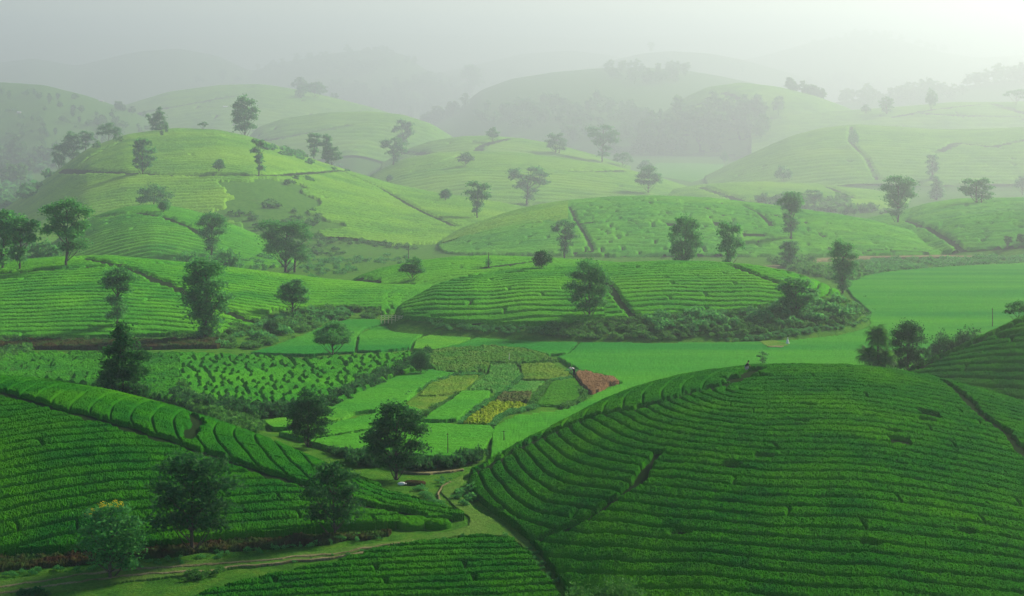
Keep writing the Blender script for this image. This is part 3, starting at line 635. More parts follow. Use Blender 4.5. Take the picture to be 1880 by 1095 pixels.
KIND = {
 'round': B((0, .80, .26, .18), (-.24, .62, .20, .16), (.24, .62, .20, .16), (0, .58, .28, .2), (-.32, .45, .14, .10), (.32, .45, .14, .10), (-.1, .42, .18, .10), (.14, .4, .16, .09), (.1, .88, .14, .1)),
 'oval': B((-.05, .84, .17, .14), (.14, .78, .15, .13), (-.2, .7, .14, .12), (.24, .6, .13, .12), (0, .6, .22, .18), (-.26, .52, .12, .11), (.26, .42, .13, .1), (-.05, .4, .22, .16), (-.24, .34, .12, .09), (.12, .24, .17, .1), (-.1, .2, .16, .09)),
 'stack': B((0, .88, .16, .11), (-.14, .77, .14, .11), (.15, .76, .15, .12), (0, .68, .17, .1), (.08, .57, .12, .08), (-.04, .42, .13, .1), (.03, .3, .11, .08), (-.02, .18, .12, .08)),
 'stack2': B((.02, .9, .15, .1), (-.2, .8, .15, .12), (.2, .8, .14, .11), (-.05, .7, .2, .12), (.2, .62, .13, .1), (-.15, .58, .13, .1), (.05, .5, .16, .1), (.12, .3, .15, .12), (-.02, .28, .12, .09)),
 'cone': B((0, .93, .07, .09), (-.03, .82, .11, .09), (.05, .72, .15, .1), (-.1, .62, .14, .1), (.1, .55, .18, .12), (-.1, .45, .18, .12), (.16, .36, .17, .12), (-.2, .28, .16, .12), (.02, .28, .22, .14), (.2, .16, .15, .1), (-.18, .13, .16, .1), (0, .12, .2, .1)),
 'column': B((-.08, .9, .12, .09), (.12, .88, .12, .09), (0, .78, .17, .12), (-.14, .7, .12, .1), (.16, .66, .13, .1), (.02, .58, .17, .12), (.2, .5, .1, .08), (-.1, .46, .14, .1), (.06, .38, .15, .1), (-.06, .28, .13, .1), (.04, .18, .12, .09), (-.02, .1, .09, .06)),
 'column2': B((-.05, .88, .17, .11), (.17, .83, .15, .1), (-.16, .72, .13, .11), (.1, .68, .19, .13), (.22, .58, .13, .1), (-.04, .52, .17, .12), (.02, .36, .15, .11), (-.03, .22, .12, .08)),
 'double': B((-.2, .85, .2, .14), (.22, .86, .18, .13), (0, .74, .24, .16), (-.34, .6, .16, .14), (.34, .64, .15, .14), (-.1, .5, .24, .16), (.25, .42, .2, .14), (-.25, .38, .16, .12), (.05, .28, .16, .1), (.3, .26, .12, .1)),
 'sparse': B((-.06, .92, .13, .06), (.15, .88, .14, .07), (-.2, .8, .12, .07), (.05, .76, .2, .09), (-.26, .62, .13, .07), (.26, .66, .14, .07), (0, .6, .22, .1), (-.2, .46, .17, .08), (.2, .46, .18, .09), (0, .38, .2, .09), (-.24, .3, .12, .06), (.22, .29, .13, .06), (0, .24, .16, .06)),
 'sparse2': B((.05, .9, .14, .06), (-.16, .82, .12, .06), (.2, .78, .12, .06), (0, .7, .22, .1), (-.25, .62, .12, .06), (.28, .56, .13, .06), (0, .5, .24, .1), (-.26, .42, .14, .07), (.16, .36, .2, .08), (-.12, .26, .2, .07), (.24, .22, .12, .05)),
 'ball': B((0, .68, .36, .28), (-.2, .5, .26, .24), (.2, .5, .26, .24), (0, .34, .34, .24), (0, .82, .24, .14)),
 'fan': B((-.22, .86, .13, .1), (.12, .92, .13, .08), (.25, .76, .15, .1), (-.2, .7, .14, .1), (.08, .66, .18, .12), (.3, .58, .12, .09), (-.06, .5, .15, .1), (.1, .36, .1, .08), (.04, .2, .1, .08)),
 'wide': B((-.3, .7, .26, .22), (.1, .8, .28, .2), (.4, .6, .22, .2), (0, .5, .34, .24), (-.45, .45, .18, .16), (.5, .4, .16, .14)),
 'umbrella': B((-.3, .8, .3, .09), (.2, .88, .32, .1), (.5, .74, .22, .08), (-.55, .66, .2, .06), (.1, .7, .3, .09), (.3, .52, .16, .07)),
 'bush': B((0, .6, .5, .38), (-.4, .4, .38, .34), (.4, .42, .38, .34), (.1, .3, .5, .3)),
 'wisp': B((-.05, .9, .1, .07), (.1, .78, .12, .07), (-.1, .66, .1, .06), (.05, .5, .12, .07), (0, .36, .09, .06), (.06, .2, .08, .05)),
}
_cache = {}
def tree_meshes(kind, seed, lod, lm):
    key = (kind, seed, lod, lm)
    if key not in _cache:
        r = np.random.default_rng(seed*31+len(kind)*7+lod); bl = [(x+r.normal()*.018, z+r.normal()*.012, a*r.uniform(.88, 1.12), b*r.uniform(.88, 1.12)) for x, z, a, b in KIND[kind]]
        leaf = (.024, .040, .07)[lod]; dens = (1.55, .95, .5)[lod]
        if 'sparse' in kind: dens *= .72; leaf *= 1.15
        if kind in ('ball', 'bush'): dens *= 1.1
        v, q = crown(r, bl, leaf, dens, fringe=1.25 if 'sparse' in kind else 1.0); tv, tq = wood_(r, bl, .02 if kind != 'double' else .024)
        if kind == 'double':
            v2, q2 = tube([(.16, 0, -.03), (.17, .02, .2), (.2, .02, .5)], [.022, .018, .01], 8); tv, tq = join([(tv, tq), (v2, q2)])
        a = mesh_np('crown', v, q, M[lm], False); b = mesh_np('trunk', tv, tq, M['bark'])
        _cache[key] = [a.data, b.data, True, a, b]
    return _cache[key]
def tree(px, py, top, kind, label, lod=1, w=1.0, seed=1, lm='leaf', d=None, cat='tree', group='scattered shade trees', name='tree', flip=False, sink=0.05, rot=None):
    if d is None: d, z = ray(px, py, 0, 8)
    else: d = float(G(d)); z = float(T(px, d))
    zt = CZ-(top-H0)*d/F; Hh = max(zt-z, .5); x, y = wpt(px, d)
    e = bpy.data.objects.new(name, None); C.objects.link(e); e.location = (x, y, z-sink); e.empty_display_size = .5
    tag(e, label, cat, group)
    c = tree_meshes(kind, seed, lod, lm)
    for i, nm in ((0, 'crown'), (1, 'trunk')):
        if c[2] is True: o = c[3+i]
        else: o = bpy.data.objects.new(nm, c[i]); C.objects.link(o)
        o.parent = e
    c[2] = False
    e.scale = (Hh*w*(-1 if flip else 1), Hh*w, Hh)
    if rot: e.rotation_euler = (0, math.radians(rot), 0)
    return e, Hh
# near trees
tree(225, 700, 593, 'cone', 'dark pyramid-shaped evergreen tree standing just behind the front left ridge', 0, .95, 2, 'leaf_d', d=176)
tree(353, 1012, 828, 'sparse', 'tallest loose-leaved tree with a pale trunk at the foot of the front left ridge', 0, 1.05, 3, 'leaf_d')
tf, hf = tree(203, 1062, 922, 'sparse2', 'tree with yellow blossom on its top beside the grass track', 0, 1.15, 4, 'leaf')
tree(614, 986, 845, 'sparse2', 'tree with a visible trunk at the foot of the ridge, right of the tallest one', 0, .92, 5, 'leaf_d', flip=True)
tree(566, 815, 716, 'oval', 'bushy dark tree rising behind the middle of the front left ridge', 0, 1.0, 6, 'leaf_d', d=172)
tree(728, 880, 735, 'oval', 'large dense oval tree beside the white sack at the end of the roadside hedge', 0, 1.0, 7, 'leaf_d')
tree(611, 658, 588, 'round', 'neat round-topped shade tree on a bare trunk at the edge of the rice field', 0, 1.08, 8, 'leaf')
tree(1120, 1150, 1066, 'wide', 'leafy treetop poking up at the bottom edge of the picture', 0, .85, 9, 'leaf_l', d=104)
# left middle
tree(215, 602, 488, 'stack', 'two-tiered tree rising above the dark pyramid evergreen', 0, 1.0, 10, 'leaf')
tree(378, 624, 476, 'column', 'tall ragged column-shaped tree at the foot of the left middle hill', 0, 1.05, 11, 'leaf')
tree(537, 580, 510, 'round', 'low round tree at the right foot of the left middle hill', 1, 1.0, 12, 'leaf')
tree(388, 477, 390, 'column2', 'upright tree on the skyline directly above the ragged column-shaped tree', 0, 1.0, 13, 'leaf')
tree(524, 500, 403, 'double', 'broad twin-stemmed tree on the crest of the left middle hill', 0, 1.05, 14, 'leaf')
tree(122, 492, 368, 'stack2', 'big crooked tree with a bulge low on its trunk at the left of the crest', 0, 1.0, 15, 'leaf')
tree(36, 499, 397, 'column2', 'slanting tree at the far left of the crest', 1, .95, 16, 'leaf')
tree(6, 497, 388, 'stack', 'tree cut by the left edge of the picture on the crest', 1, 1.1, 17, 'leaf')
tree(757, 518, 474, 'round', 'small lopsided tree where the left and centre hills meet', 1, 1.2, 18, 'leaf')
# centre
tree(995, 498, 459, 'ball', 'dark ball-shaped tree on the low saddle', 1, 1.0, 19, 'leaf_d')
tree(1082, 584, 476, 'oval', 'airy tree with a pale trunk on the front of the centre dome', 0, .95, 20, 'leaf')
tree(1036, 476, 405, 'column2', 'leafy tree just right of the ball-shaped tree', 1, 1.0, 21, 'leaf')
tree(1258, 480, 393, 'oval', 'left tree of the pair behind the top of the centre dome', 1, .72, 22, 'leaf', d=372)
tree(1338, 480, 408, 'column2', 'right tree of the pair behind the top of the centre dome', 1, .72, 23, 'leaf', d=372)
tree(1452, 440, 350, 'stack', 'tall forked tree on the slope of the wide hill above a smaller tree', 1, 1.0, 24, 'leaf')
tree(1448, 492, 440, 'column', 'small dark tree by the bend of the pale dirt road', 1, 1.2, 25, 'leaf')
tree(1547, 538, 442, 'column', 'tall tree at the right tip of the centre dome', 0, .95, 26, 'leaf')
tree(1462, 575, 508, 'oval', 'leafy tree growing out of the scrubby bank', 1, 1.35, 27, 'leaf')
tree(1648, 412, 323, 'column2', 'tall tree beside the trench at the foot of the right hill', 0, 1.05, 28, 'leaf')
tree(1720, 368, 325, 'cone', 'slim pointed small tree on the right hill crest', 1, 1.0, 29, 'leaf')
tree(1792, 376, 328, 'double', 'wide low tree on the right hill crest', 1, 1.25, 30, 'leaf')
tree(1877, 358, 322, 'round', 'tree cut by the right edge on the hill crest', 1, .9, 31, 'leaf')
tree(1494, 386, 348, 'fan', 'small open tree on the skyline of the wide hill', 1, 1.1, 32, 'leaf')
tree(1190, 358, 304, 'round', 'compact tree alone on top of the wide hill', 1, .95, 33, 'leaf')
tree(967, 378, 307, 'fan', 'open-crowned tree on the left shoulder of the wide hill', 1, 1.35, 34, 'leaf')
tree(875, 404, 333, 'column2', 'ragged tree at the left foot of the wide hill', 1, .95, 35, 'leaf')
tree(818, 372, 347, 'ball', 'small round tree on the tail of the largest left hill', 1, 1.0, 36, 'leaf')
tree(716, 336, 320, 'ball', 'tiny round tree on the right slope of the largest left hill', 2, 1.0, 37, 'leaf')
tree(722, 306, 254, 'fan', 'spreading tree left of the low hazy dome', 1, 1.25, 38, 'leaf')
tree(1020, 284, 246, 'double', 'broad tree on the crest of the low hazy dome', 1, 1.1, 39, 'leaf')
tree(1105, 300, 229, 'fan', 'tall two-headed tree on the right of the low hazy dome', 1, 1.05, 40, 'leaf')
tree(1143, 308, 279, 'wide', 'low wide tree beside the two-headed tree', 1, .95, 41, 'leaf')
tree(1184, 322, 293, 'round', 'pale tree behind the compact tree on the wide hill', 2, 1.0, 42, 'leaf')
tree(855, 308, 279, 'round', 'faint round tree on the front of the low hazy dome', 2, 1.1, 43, 'leaf_l')
tree(905, 262, 235, 'round', 'very faint tree on top of the farther dome', 2, 1.0, 44, 'leaf')
tree(738, 274, 219, 'column2', 'faint upright tree behind the spreading tree', 2, .8, 45, 'leaf', d=980)
tree(576, 290, 244, 'column2', 'left tree of the close group on the right slope of the largest left hill', 1, .9, 46, 'leaf', d=712)
tree(600, 298, 248, 'column', 'thin middle tree of the close group on the right slope of the largest left hill', 1, .6, 47, 'leaf', d=712)
tree(608, 304, 270, 'round', 'short dense tree at the right of the close group on the largest left hill', 1, 1.1, 48, 'leaf', d=712)
tree(450, 248, 174, 'oval', 'tall lone tree standing on the right shoulder of the largest left hill', 1, .78, 49, 'leaf', d=712)
tree(293, 238, 198, 'cone', 'pointed tree left of the top of the largest left hill', 1, .9, 50, 'leaf', d=712)
tree(279, 240, 209, 'fan', 'smaller leaning tree touching the pointed tree on the largest left hill', 1, .8, 51, 'leaf', d=712)
tree(372, 238, 224, 'umbrella', 'tiny flat-topped tree on top of the largest left hill', 2, .8, 52, 'leaf', d=712)
tree(132, 292, 241, 'oval', 'leafy tree in the middle of the row on the left slope of the largest hill', 1, .85, 53, 'leaf', d=712)
tree(108, 312, 264, 'double', 'lowest tree of the row on the left slope of the largest hill', 1, .55, 54, 'leaf', d=712)
tree(157, 278, 240, 'column2', 'narrow tree third from the left in the row on the largest hill slope', 1, 1.0, 55, 'leaf', d=712)
tree(199, 262, 226, 'wide', 'uppermost wide tree of the row on the left slope of the largest hill', 1, .95, 56, 'leaf', d=712)
tree(262, 322, 250, 'oval', 'faint tall tree on the face of the largest left hill', 2, .75, 57, 'leaf')
tree(475, 324, 254, 'wisp', 'thin wispy tree on the face of the largest left hill', 2, 1.0, 58, 'leaf')
tree(402, 320, 292, 'round', 'faint small round tree on the long terrace line of the largest left hill', 2, 1.0, 59, 'leaf')
tree(282, 382, 338, 'wide', 'wide hazy tree behind the top of the small round dome', 1, .85, 60, 'leaf', d=530)
tree(300, 394, 369, 'ball', 'small tree on top of the small round dome', 1, .95, 61, 'leaf')
for px, py, tp, k, w_, lab in ((345, 482, 458, 'bush', .95, 'pale rounded bush behind the crest, left of the upright skyline tree'), (412, 484, 452, 'bush', .7, 'tall pale bush behind the crest, right of the upright skyline tree'),
                               (75, 478, 440, 'wide', .8, 'hazy bushy tree between the two leftmost crest trees')):
    tree(px, py, tp, k, lab, 2, w_, 62, 'leaf', d=392)
tree(1667, 685, 588, 'oval', 'dark leafy tree standing beside the fan palm', 0, .95, 63, 'leaf_d', d=208)
tree(1733, 645, 612, 'bush', 'smaller dark shrub on the near edge of the right rice field', 1, .6, 64, 'leaf_d', d=224, cat='shrub', name='shrub')
tree(1774, 630, 596, 'bush', 'larger dark shrub behind the right edge hill', 1, .6, 65, 'leaf_d', d=226, cat='shrub', name='shrub')
tree(1870, 590, 553, 'wide', 'spreading shrub at the right edge above the near slope', 1, 1.0, 66, 'leaf', d=218, cat='shrub', name='shrub')
tree(1400, 672, 644, 'wisp', 'thin sapling beside the crouching worker on the front right dome', 1, 1.6, 67, 'leaf', cat='sapling', name='sapling')
tree(771, 690, 640, 'bush', 'tall dark bush ending the hedge beside the weedy strip', 0, .5, 68, 'leaf_d', cat='shrub', name='shrub')
tree(497, 614, 584, 'bush', 'dark round bush in the rough ground between the two middle hills', 1, .62, 69, 'leaf_d', cat='shrub', name='shrub')
tree(1438, 335, 303, 'bush', 'hazy round bush on the foot of the long right ridge', 2, .65, 70, 'leaf', cat='shrub', name='shrub')
tree(1712, 333, 284, 'column', 'hazy upright tree on the face of the long right ridge', 2, .8, 71, 'leaf')
tree(1568, 270, 236, 'bush', 'faint shrub beside the trench at the top of the long right ridge', 2, .35, 72, 'leaf', cat='shrub', name='shrub')
tree(1850, 458, 433, 'column2', 'small dark tree low on the right hill near the picture edge', 1, 1.0, 73, 'leaf_d')
tree(1876, 452, 430, 'round', 'small tree cut by the right edge above the rice field', 1, 1.0, 74, 'leaf_d')
tree(1865, 196, 164, 'umbrella', 'flat-topped tree at the right edge on the far yellowish slope', 1, 1.0, 75, 'leaf')
tree(1590, 212, 192, 'round', 'small round tree left of the far yellowish slope', 2, 1.0, 76, 'leaf')
tree(1628, 212, 178, 'oval', 'taller tree beside the small round tree on the far slope', 2, 1.0, 77, 'leaf')
tree(365, 158, 139, 'wide', 'faint wide tree on the far pale hill', 2, .7, 78, 'leaf')
tree(409, 154, 128, 'column2', 'faint tall tree in the middle of the far pale hill crest', 2, .9, 79, 'leaf')
tree(436, 155, 139, 'ball', 'faint round tree right of the tall one on the far pale hill', 2, 1.0, 80, 'leaf')
tree(578, 182, 150, 'wide', 'dark hazy clump of tree above the rounded hill at left', 2, .9, 81, 'leaf')
tree(552, 182, 156, 'oval', 'hazy tree left of the dark clump on the far pale hill', 2, 1.0, 82, 'leaf')
tree(720, 210, 186, 'ball', 'round hazy tree on top of the rounded hill behind', 2, 1.0, 83, 'leaf')
tree(1195, 97, 77, 'column2', 'lone faint tree on the highest far hill', 2, 1.0, 84, 'leaf')
tree(1363, 138, 115, 'column2', 'faint slim tree on the far hill right of the wood', 2, .7, 85, 'leaf')
tree(1342, 130, 115, 'umbrella', 'faint flat-topped tree left of the slim one on the far hill', 2, .9, 86, 'leaf')
tree(934, 146, 126, 'ball', 'round dark tree on the skyline of the wooded hill', 2, 1.0, 87, 'leaf')
tree(862, 140, 116, 'column2', 'very faint slim tree left of the wooded hill skyline', 2, .7, 88, 'leaf', d=2300)
tree(1845, 140, 106, 'round', 'round tree high on the hazy slope in the upper right', 2, 1.0, 89, 'leaf')
tree(1710, 205, 160, 'bush', 'very hazy bush far right of the small pale roof', 2, .3, 90, 'leaf', cat='shrub', name='shrub')
tree(1330, 300, 278, 'bush', 'pale bush at the left foot of the long right ridge', 2, .5, 91, 'leaf', cat='shrub', name='shrub')
# blossom on the flowering tree
r_ = np.random.default_rng(3)
cl = np.concatenate([np.array([x, r_.normal()*.03, z])+r_.normal(size=(26, 3))*.016 for x, z in ((-.13, .96), (-.06, .99), (0, .97), (.04, 1.0), (-.2, .9), (.09, .96), (.13, .99), (-.22, .86), (-.1, .92), (.02, .93))])
v, q = leaves(r_, cl, .016, 1.1); mesh_np('blossom', v, q, M['flower'], False, parent=tf)

# ------------------------------------------------------------------ fan palm
def fan_palm(px, d, top, label):
    z = float(T(px, d)); x, y = wpt(px, d); Hh = CZ-(top-H0)*d/F-z; e = bpy.data.objects.new('fan_palm', None); C.objects.link(e); e.location = (x, y, z-.1)
    tag(e, label, 'palm tree'); r = np.random.default_rng(5)
    v, q = tube([(0, 0, 0), (.05, 0, Hh*.3), (.02, .05, Hh*.6), (0, 0, Hh*.84)], [.22, .18, .16, .14], 10); mesh_np('trunk', v, q, M['bark'], parent=e)
    for ox, oy, hz, rr in ((-1.15, .3, .52, .12), (1.0, -.2, .5, .12), (-.3, -.9, .34, .12)):
        v, q = tube([(ox*.4, oy*.4, 0), (ox*.8, oy*.8, Hh*hz*.5), (ox, oy, Hh*hz)], [rr*1.2, rr, rr*.9], 9); mesh_np('trunk', v, q, M['bark'], parent=e)
    protos = []
    for s in range(3):
        parts = [tube([(0, 0, 0), (.3, 0, .10), (.6, 0, .12)], [.022, .016, .012], 5)]
        for k in range(30):
            a = math.radians(-150+300*k/29)+r.normal()*.03; L = (1.0+.2*math.cos(a))*r.uniform(.88, 1.05); c, s_ = math.cos(a), math.sin(a)
            w_ = .042; pts = [(.6, 0, .12), (.6+c*L*.45, s_*L*.45, .12+.05), (.6+c*L*.8, s_*L*.8, .12-.08*L), (.6+c*L*.95, s_*L*.95, .12-.48*L)]
            V = []
            for i, p in enumerate(pts):
                ww = w_*(.5, 1.6, 1.1, .15)[i]; V += [(p[0]-s_*ww, p[1]+c*ww, p[2]), (p[0], p[1], p[2]-.02), (p[0]+s_*ww, p[1]-c*ww, p[2])]
            parts.append((np.array(V), quads(4, 3)))
        v, q = join(parts); o = mesh_np('frond', v, q, M['leaf_l'], False); protos.append(o.data); bpy.data.objects.remove(o)
    k = 0
    for ox, oy, hz, n in ((0, 0, .80, 20), (-1.15, .3, .48, 14), (1.0, -.2, .45, 14), (-.3, -.9, .30, 10)):
        for i in range(n):
            el = 72-115*(i/n)+r.normal()*8; az = i*137.5+r.normal()*10
            o = bpy.data.objects.new('frond', protos[k % 3]); C.objects.link(o); o.parent = e; k += 1
            o.location = (ox, oy, Hh*hz-.25*(i/n)); s_ = r.uniform(.95, 1.2); o.scale = (s_, s_, s_)
            o.rotation_euler = (0, -math.radians(el), math.radians(az))
    return e
fan_palm(1612, 203, 596, 'fan palm with shaggy drooping fronds behind the front right dome')

# ------------------------------------------------------------------ scrub, hedges, far woods: masses nobody could count
def bush_proto(seed, n=150, leaf=.16):
    r = np.random.default_rng(seed); bl = KIND['bush']; out = []
    for x, z, rx, rz in bl:
        d = r.normal(size=(n//4, 3)); d /= np.linalg.norm(d, axis=1)[:, None]; d[:, 2] = np.abs(d[:, 2])
        out.append(np.array([x, r.normal()*.2, z*.7])+d*np.array([rx, rx, rz])*r.uniform(.6, 1.05, (n//4, 1)))
    return leaves(r, np.concatenate(out), leaf)
_bp = [bush_proto(s) for s in range(5)]
_bpf = [bush_proto(s+9, 80, .26) for s in range(4)]
_tp = []
for s_ in range(6):
    r = np.random.default_rng(70+s_); k = ('round', 'oval', 'column2', 'wide', 'double', 'ball')[s_]; v, q = crown(r, B(*KIND[k]), .13, .22); tv, tq = wood_(r, B(*KIND[k]), .02); _tp.append(join([(v, q), (tv, tq)]))
def mass(name, pts, sizes, protos, material, label, cat, seed=1, sink=.1, squash=1.0):
    r = np.random.default_rng(seed); Vs, Qs, k = [], [], 0
    for (px, d), s in zip(pts, sizes):
        z = float(T(px, d)); x, y = wpt(px, d); v, q = protos[r.integers(len(protos))]; s = s*(max(1, d/340)**.6 if name != 'far_wood' else 1); a = r.uniform(0, 6.28); c, sn = math.cos(a), math.sin(a)
        sc = s*np.array([1, 1, squash*r.uniform(.8, 1.25)]); w_ = v*sc
        w_ = np.stack([w_[:, 0]*c-w_[:, 1]*sn+x, w_[:, 0]*sn+w_[:, 1]*c+y, w_[:, 2]+z-sink*s], -1); Vs.append(w_); Qs.append(q+k); k += len(w_)
    if not Vs: return
    o = mesh_np(name, np.concatenate(Vs), np.concatenate(Qs), material, False); tag(o, label, cat, kind='stuff'); return o
def in_poly_pts(poly, n, seed, snap=0, dlo=0, dhi=1e9, clump=0):
    r = np.random.default_rng(seed); xs = [p[0] for p in poly]; ys = [p[1] for p in poly]; out = []
    t = 0
    while len(out) < n and t < n*30:
        t += 1; x, y = r.uniform(min(xs), max(xs)), r.uniform(min(ys), max(ys))
        if not inpoly(x, y, poly): continue
        if clump and vn(x*clump, y*clump*2.5, seed) < .45: continue
        d, z = ray(x, y, 0, snap, dlo, dhi); out.append((x, d))
    return out
def along(P, n, seed, jit=3, jy=1.5, dlo=0, dhi=1e9):
    r = np.random.default_rng(seed); P = np.array(P, float); L = np.r_[0, np.cumsum(np.hypot(*np.diff(P, axis=0).T))]; out = []
    for t in np.linspace(0, L[-1], n):
        x = np.interp(t, L, P[:, 0])+r.normal()*jit; y = np.interp(t, L, P[:, 1])+r.normal()*jy; d, z = ray(x, y, 0, 0, dlo, dhi); out.append((x, d))
    return out
def rs(n, a, b, seed=0): return np.random.default_rng(seed).uniform(a, b, n)
def scrub(poly, n, a, b, label, seed, m='leaf', name='scrub', clump=0, far=False, sq=1.0, **k):
    p = in_poly_pts(poly, n, seed, clump=clump, **k); return mass(name, p, rs(len(p), a, b, seed), _bpf if far else _bp, M[m], label, 'scrub', seed, squash=sq)
def hedge(P, n, a, b, label, seed, m='leaf_d', jit=3, jy=1.5, sq=1.1, name='hedge'):
    p = along(P, n, seed, jit, jy); return mass(name, p, rs(len(p), a, b, seed), _bp, M[m], label, 'hedge', seed, squash=sq)
scrub([(1000, 600), (1100, 592), (1200, 583), (1350, 575), (1440, 560), (1500, 548), (1560, 556), (1588, 578), (1560, 594), (1450, 606), (1330, 620), (1180, 626), (1060, 622), (1000, 616)], 700, .5, 1.35, 'dense scrub covering the bank below the centre dome', 3, 'leaf_l')
scrub([(1300, 626), (1380, 620), (1450, 608), (1560, 596), (1592, 584), (1600, 560), (1585, 545), (1606, 560), (1604, 586), (1565, 602), (1450, 618), (1380, 628)], 150, .35, .9, 'weeds along the foot of the bank beside the wide rice field', 59, 'leaf')
scrub([(1180, 585), (1350, 578), (1440, 562), (1500, 550), (1560, 562), (1575, 580), (1450, 600), (1300, 610), (1200, 612)], 70, 1.3, 2.4, 'taller bushes on the scrubby bank', 4, 'leaf')
scrub([(790, 592), (900, 600), (1000, 602), (1060, 620), (1000, 616), (900, 612), (800, 606)], 120, .4, .9, 'low weeds on the left end of the bank', 5, 'leaf')
scrub([(400, 640), (420, 605), (470, 590), (560, 568), (640, 565), (710, 575), (690, 588), (640, 588), (590, 600), (540, 622), (470, 642)], 330, .5, 1.5, 'rough scrub between the left middle hill and the rice', 6, 'leaf_l', clump=.05)
scrub([(400, 640), (470, 600), (560, 572), (640, 572), (640, 584), (560, 605), (470, 640)], 110, .9, 1.9, 'dark bushes in the rough ground left of the bamboo fence', 7, 'leaf', clump=.06)
scrub([(0, 622), (180, 626), (360, 620), (420, 612), (440, 628), (380, 634), (0, 636)], 150, .5, 1.2, 'weeds along the foot of the left middle hill', 8, 'leaf_l')
scrub([(-60, 628), (60, 628), (60, 652), (0, 670), (-60, 680)], 70, .8, 1.9, 'bushes at the left edge beside the terrace', 9, 'leaf_l')
scrub([(0, 672), (80, 684), (200, 704), (330, 735), (420, 762), (470, 775), (440, 775), (330, 745), (160, 700), (0, 688)], 140, .5, 1.2, 'weeds behind the crest of the front left ridge', 10, 'leaf_l', dlo=186)
hedge([(310, 730), (350, 742), (400, 752), (450, 760), (500, 762), (560, 760), (590, 752)], 130, .8, 1.7, 'dark hedge along the front of the terrace', 11, jit=5, jy=5, sq=1.4)
hedge([(590, 748), (625, 735), (660, 716), (700, 700), (735, 684), (765, 668), (782, 655)], 120, .8, 1.6, 'dark hedge along the right side of the terrace', 12, jit=4, jy=4, sq=1.3)
hedge([(320, 735), (360, 745), (400, 768), (440, 785), (470, 790)], 50, .8, 1.7, 'pale bushes behind the front left ridge', 13, 'leaf_l', jit=8, jy=6)
hedge([(640, 848), (680, 852), (720, 852), (770, 862), (820, 858), (860, 850), (880, 842)], 130, .55, 1.25, 'dark roadside hedge behind the track', 14, jit=4, jy=3, sq=1.5)
hedge([(610, 832), (640, 838), (665, 842)], 24, .5, 1.0, 'bushes right of the dark bushy tree', 15)
hedge([(835, 915), (850, 905), (862, 900), (870, 915), (850, 925)], 26, .4, .85, 'bushes at the left foot of the front right dome', 16, 'leaf', jit=3, jy=4)
hedge([(765, 900), (785, 902), (800, 885), (830, 882)], 14, .25, .5, 'low weeds beside the curved track', 17, 'leaf', jit=8, jy=4)
hedge([(770, 900), (790, 918), (810, 930), (820, 938)], 26, .3, .6, 'weeds along the back of the ridge tip', 18, 'leaf', jit=4, jy=3)
hedge([(0, 1060), (60, 1052), (130, 1048), (220, 1040), (330, 1030), (430, 1018), (560, 1002), (700, 985)], 110, .15, .5, 'weeds on the verge under the red bank', 19, 'leaf', jit=10, jy=4)
hedge([(340, 1062), (360, 1060), (380, 1058), (400, 1054)], 16, .3, .75, 'leafy shrubs beside the low tea plot', 20, 'leaf_l', jit=8, jy=4)
hedge([(40, 1094), (80, 1094)], 8, .5, .8, 'dark bush at the bottom left corner', 21, 'leaf_d')
hedge([(545, 1035), (570, 1030), (600, 1025), (870, 985), (880, 985)], 12, .2, .45, 'small shrubs at the edge of the low tea plot', 22, 'leaf')
hedge([(925, 995), (950, 1010), (970, 1015), (985, 1040), (1010, 1070)], 34, .2, .5, 'weeds in the gully between the tea plots', 23, 'leaf', jit=6, jy=5)
# bund weeds between the garden plots
for i, P in enumerate(([(962, 690), (935, 715), (905, 735), (872, 755), (848, 780)], [(1012, 702), (990, 722), (978, 745)], [(985, 748), (950, 757), (920, 766), (902, 784)], [(848, 724), (822, 738), (782, 760), (740, 762), (690, 775)],
                       [(880, 690), (835, 692), (790, 705), (750, 728), (700, 752)], [(1035, 750), (1062, 742), (1072, 730), (1066, 715)], [(1015, 702), (1050, 696)], [(895, 672), (935, 670), (1000, 670), (1022, 664)], [(1040, 683), (1060, 688)])):
    hedge(P, 70 if i not in (6, 8) else 20, .45, .85 if i != 5 else 1.0, 'green weeds on the bund between garden plots', 30+i, 'leaf' if i % 2 == 0 else 'leaf_l', jit=1.2, jy=1.0, sq=.9, name='bund_weeds')
for i, P in enumerate(([(1064, 632), (1045, 650)], [(884, 622), (838, 638)], [(1245, 636), (1252, 645)], [(1240, 646), (1310, 646)], [(1176, 668), (1185, 658)], [(1690, 522), (1740, 514), (1785, 508)], [(1630, 545), (1665, 540)], [(1405, 622), (1440, 630), (1458, 642)], [(1600, 560), (1720, 556), (1880, 548)], [(1500, 640), (1640, 618), (1700, 612)])):
    hedge(P, 30 if i not in (5, 8, 9) else 60, .14, .3, 'low weedy bund crossing the wide rice field', 80+i, 'leaf_d', jit=1, jy=.5, sq=.7, name='bund_weeds')
scrub([(786, 656), (840, 646), (960, 648), (1010, 662), (890, 684), (790, 682)], 110, .25, .55, 'clumps of dark weeds in the yellowing strip', 44, 'leaf_l')
hedge([(1058, 690), (1075, 688)], 10, .5, .9, 'green bush at the corner of the dug plot', 45, 'leaf')
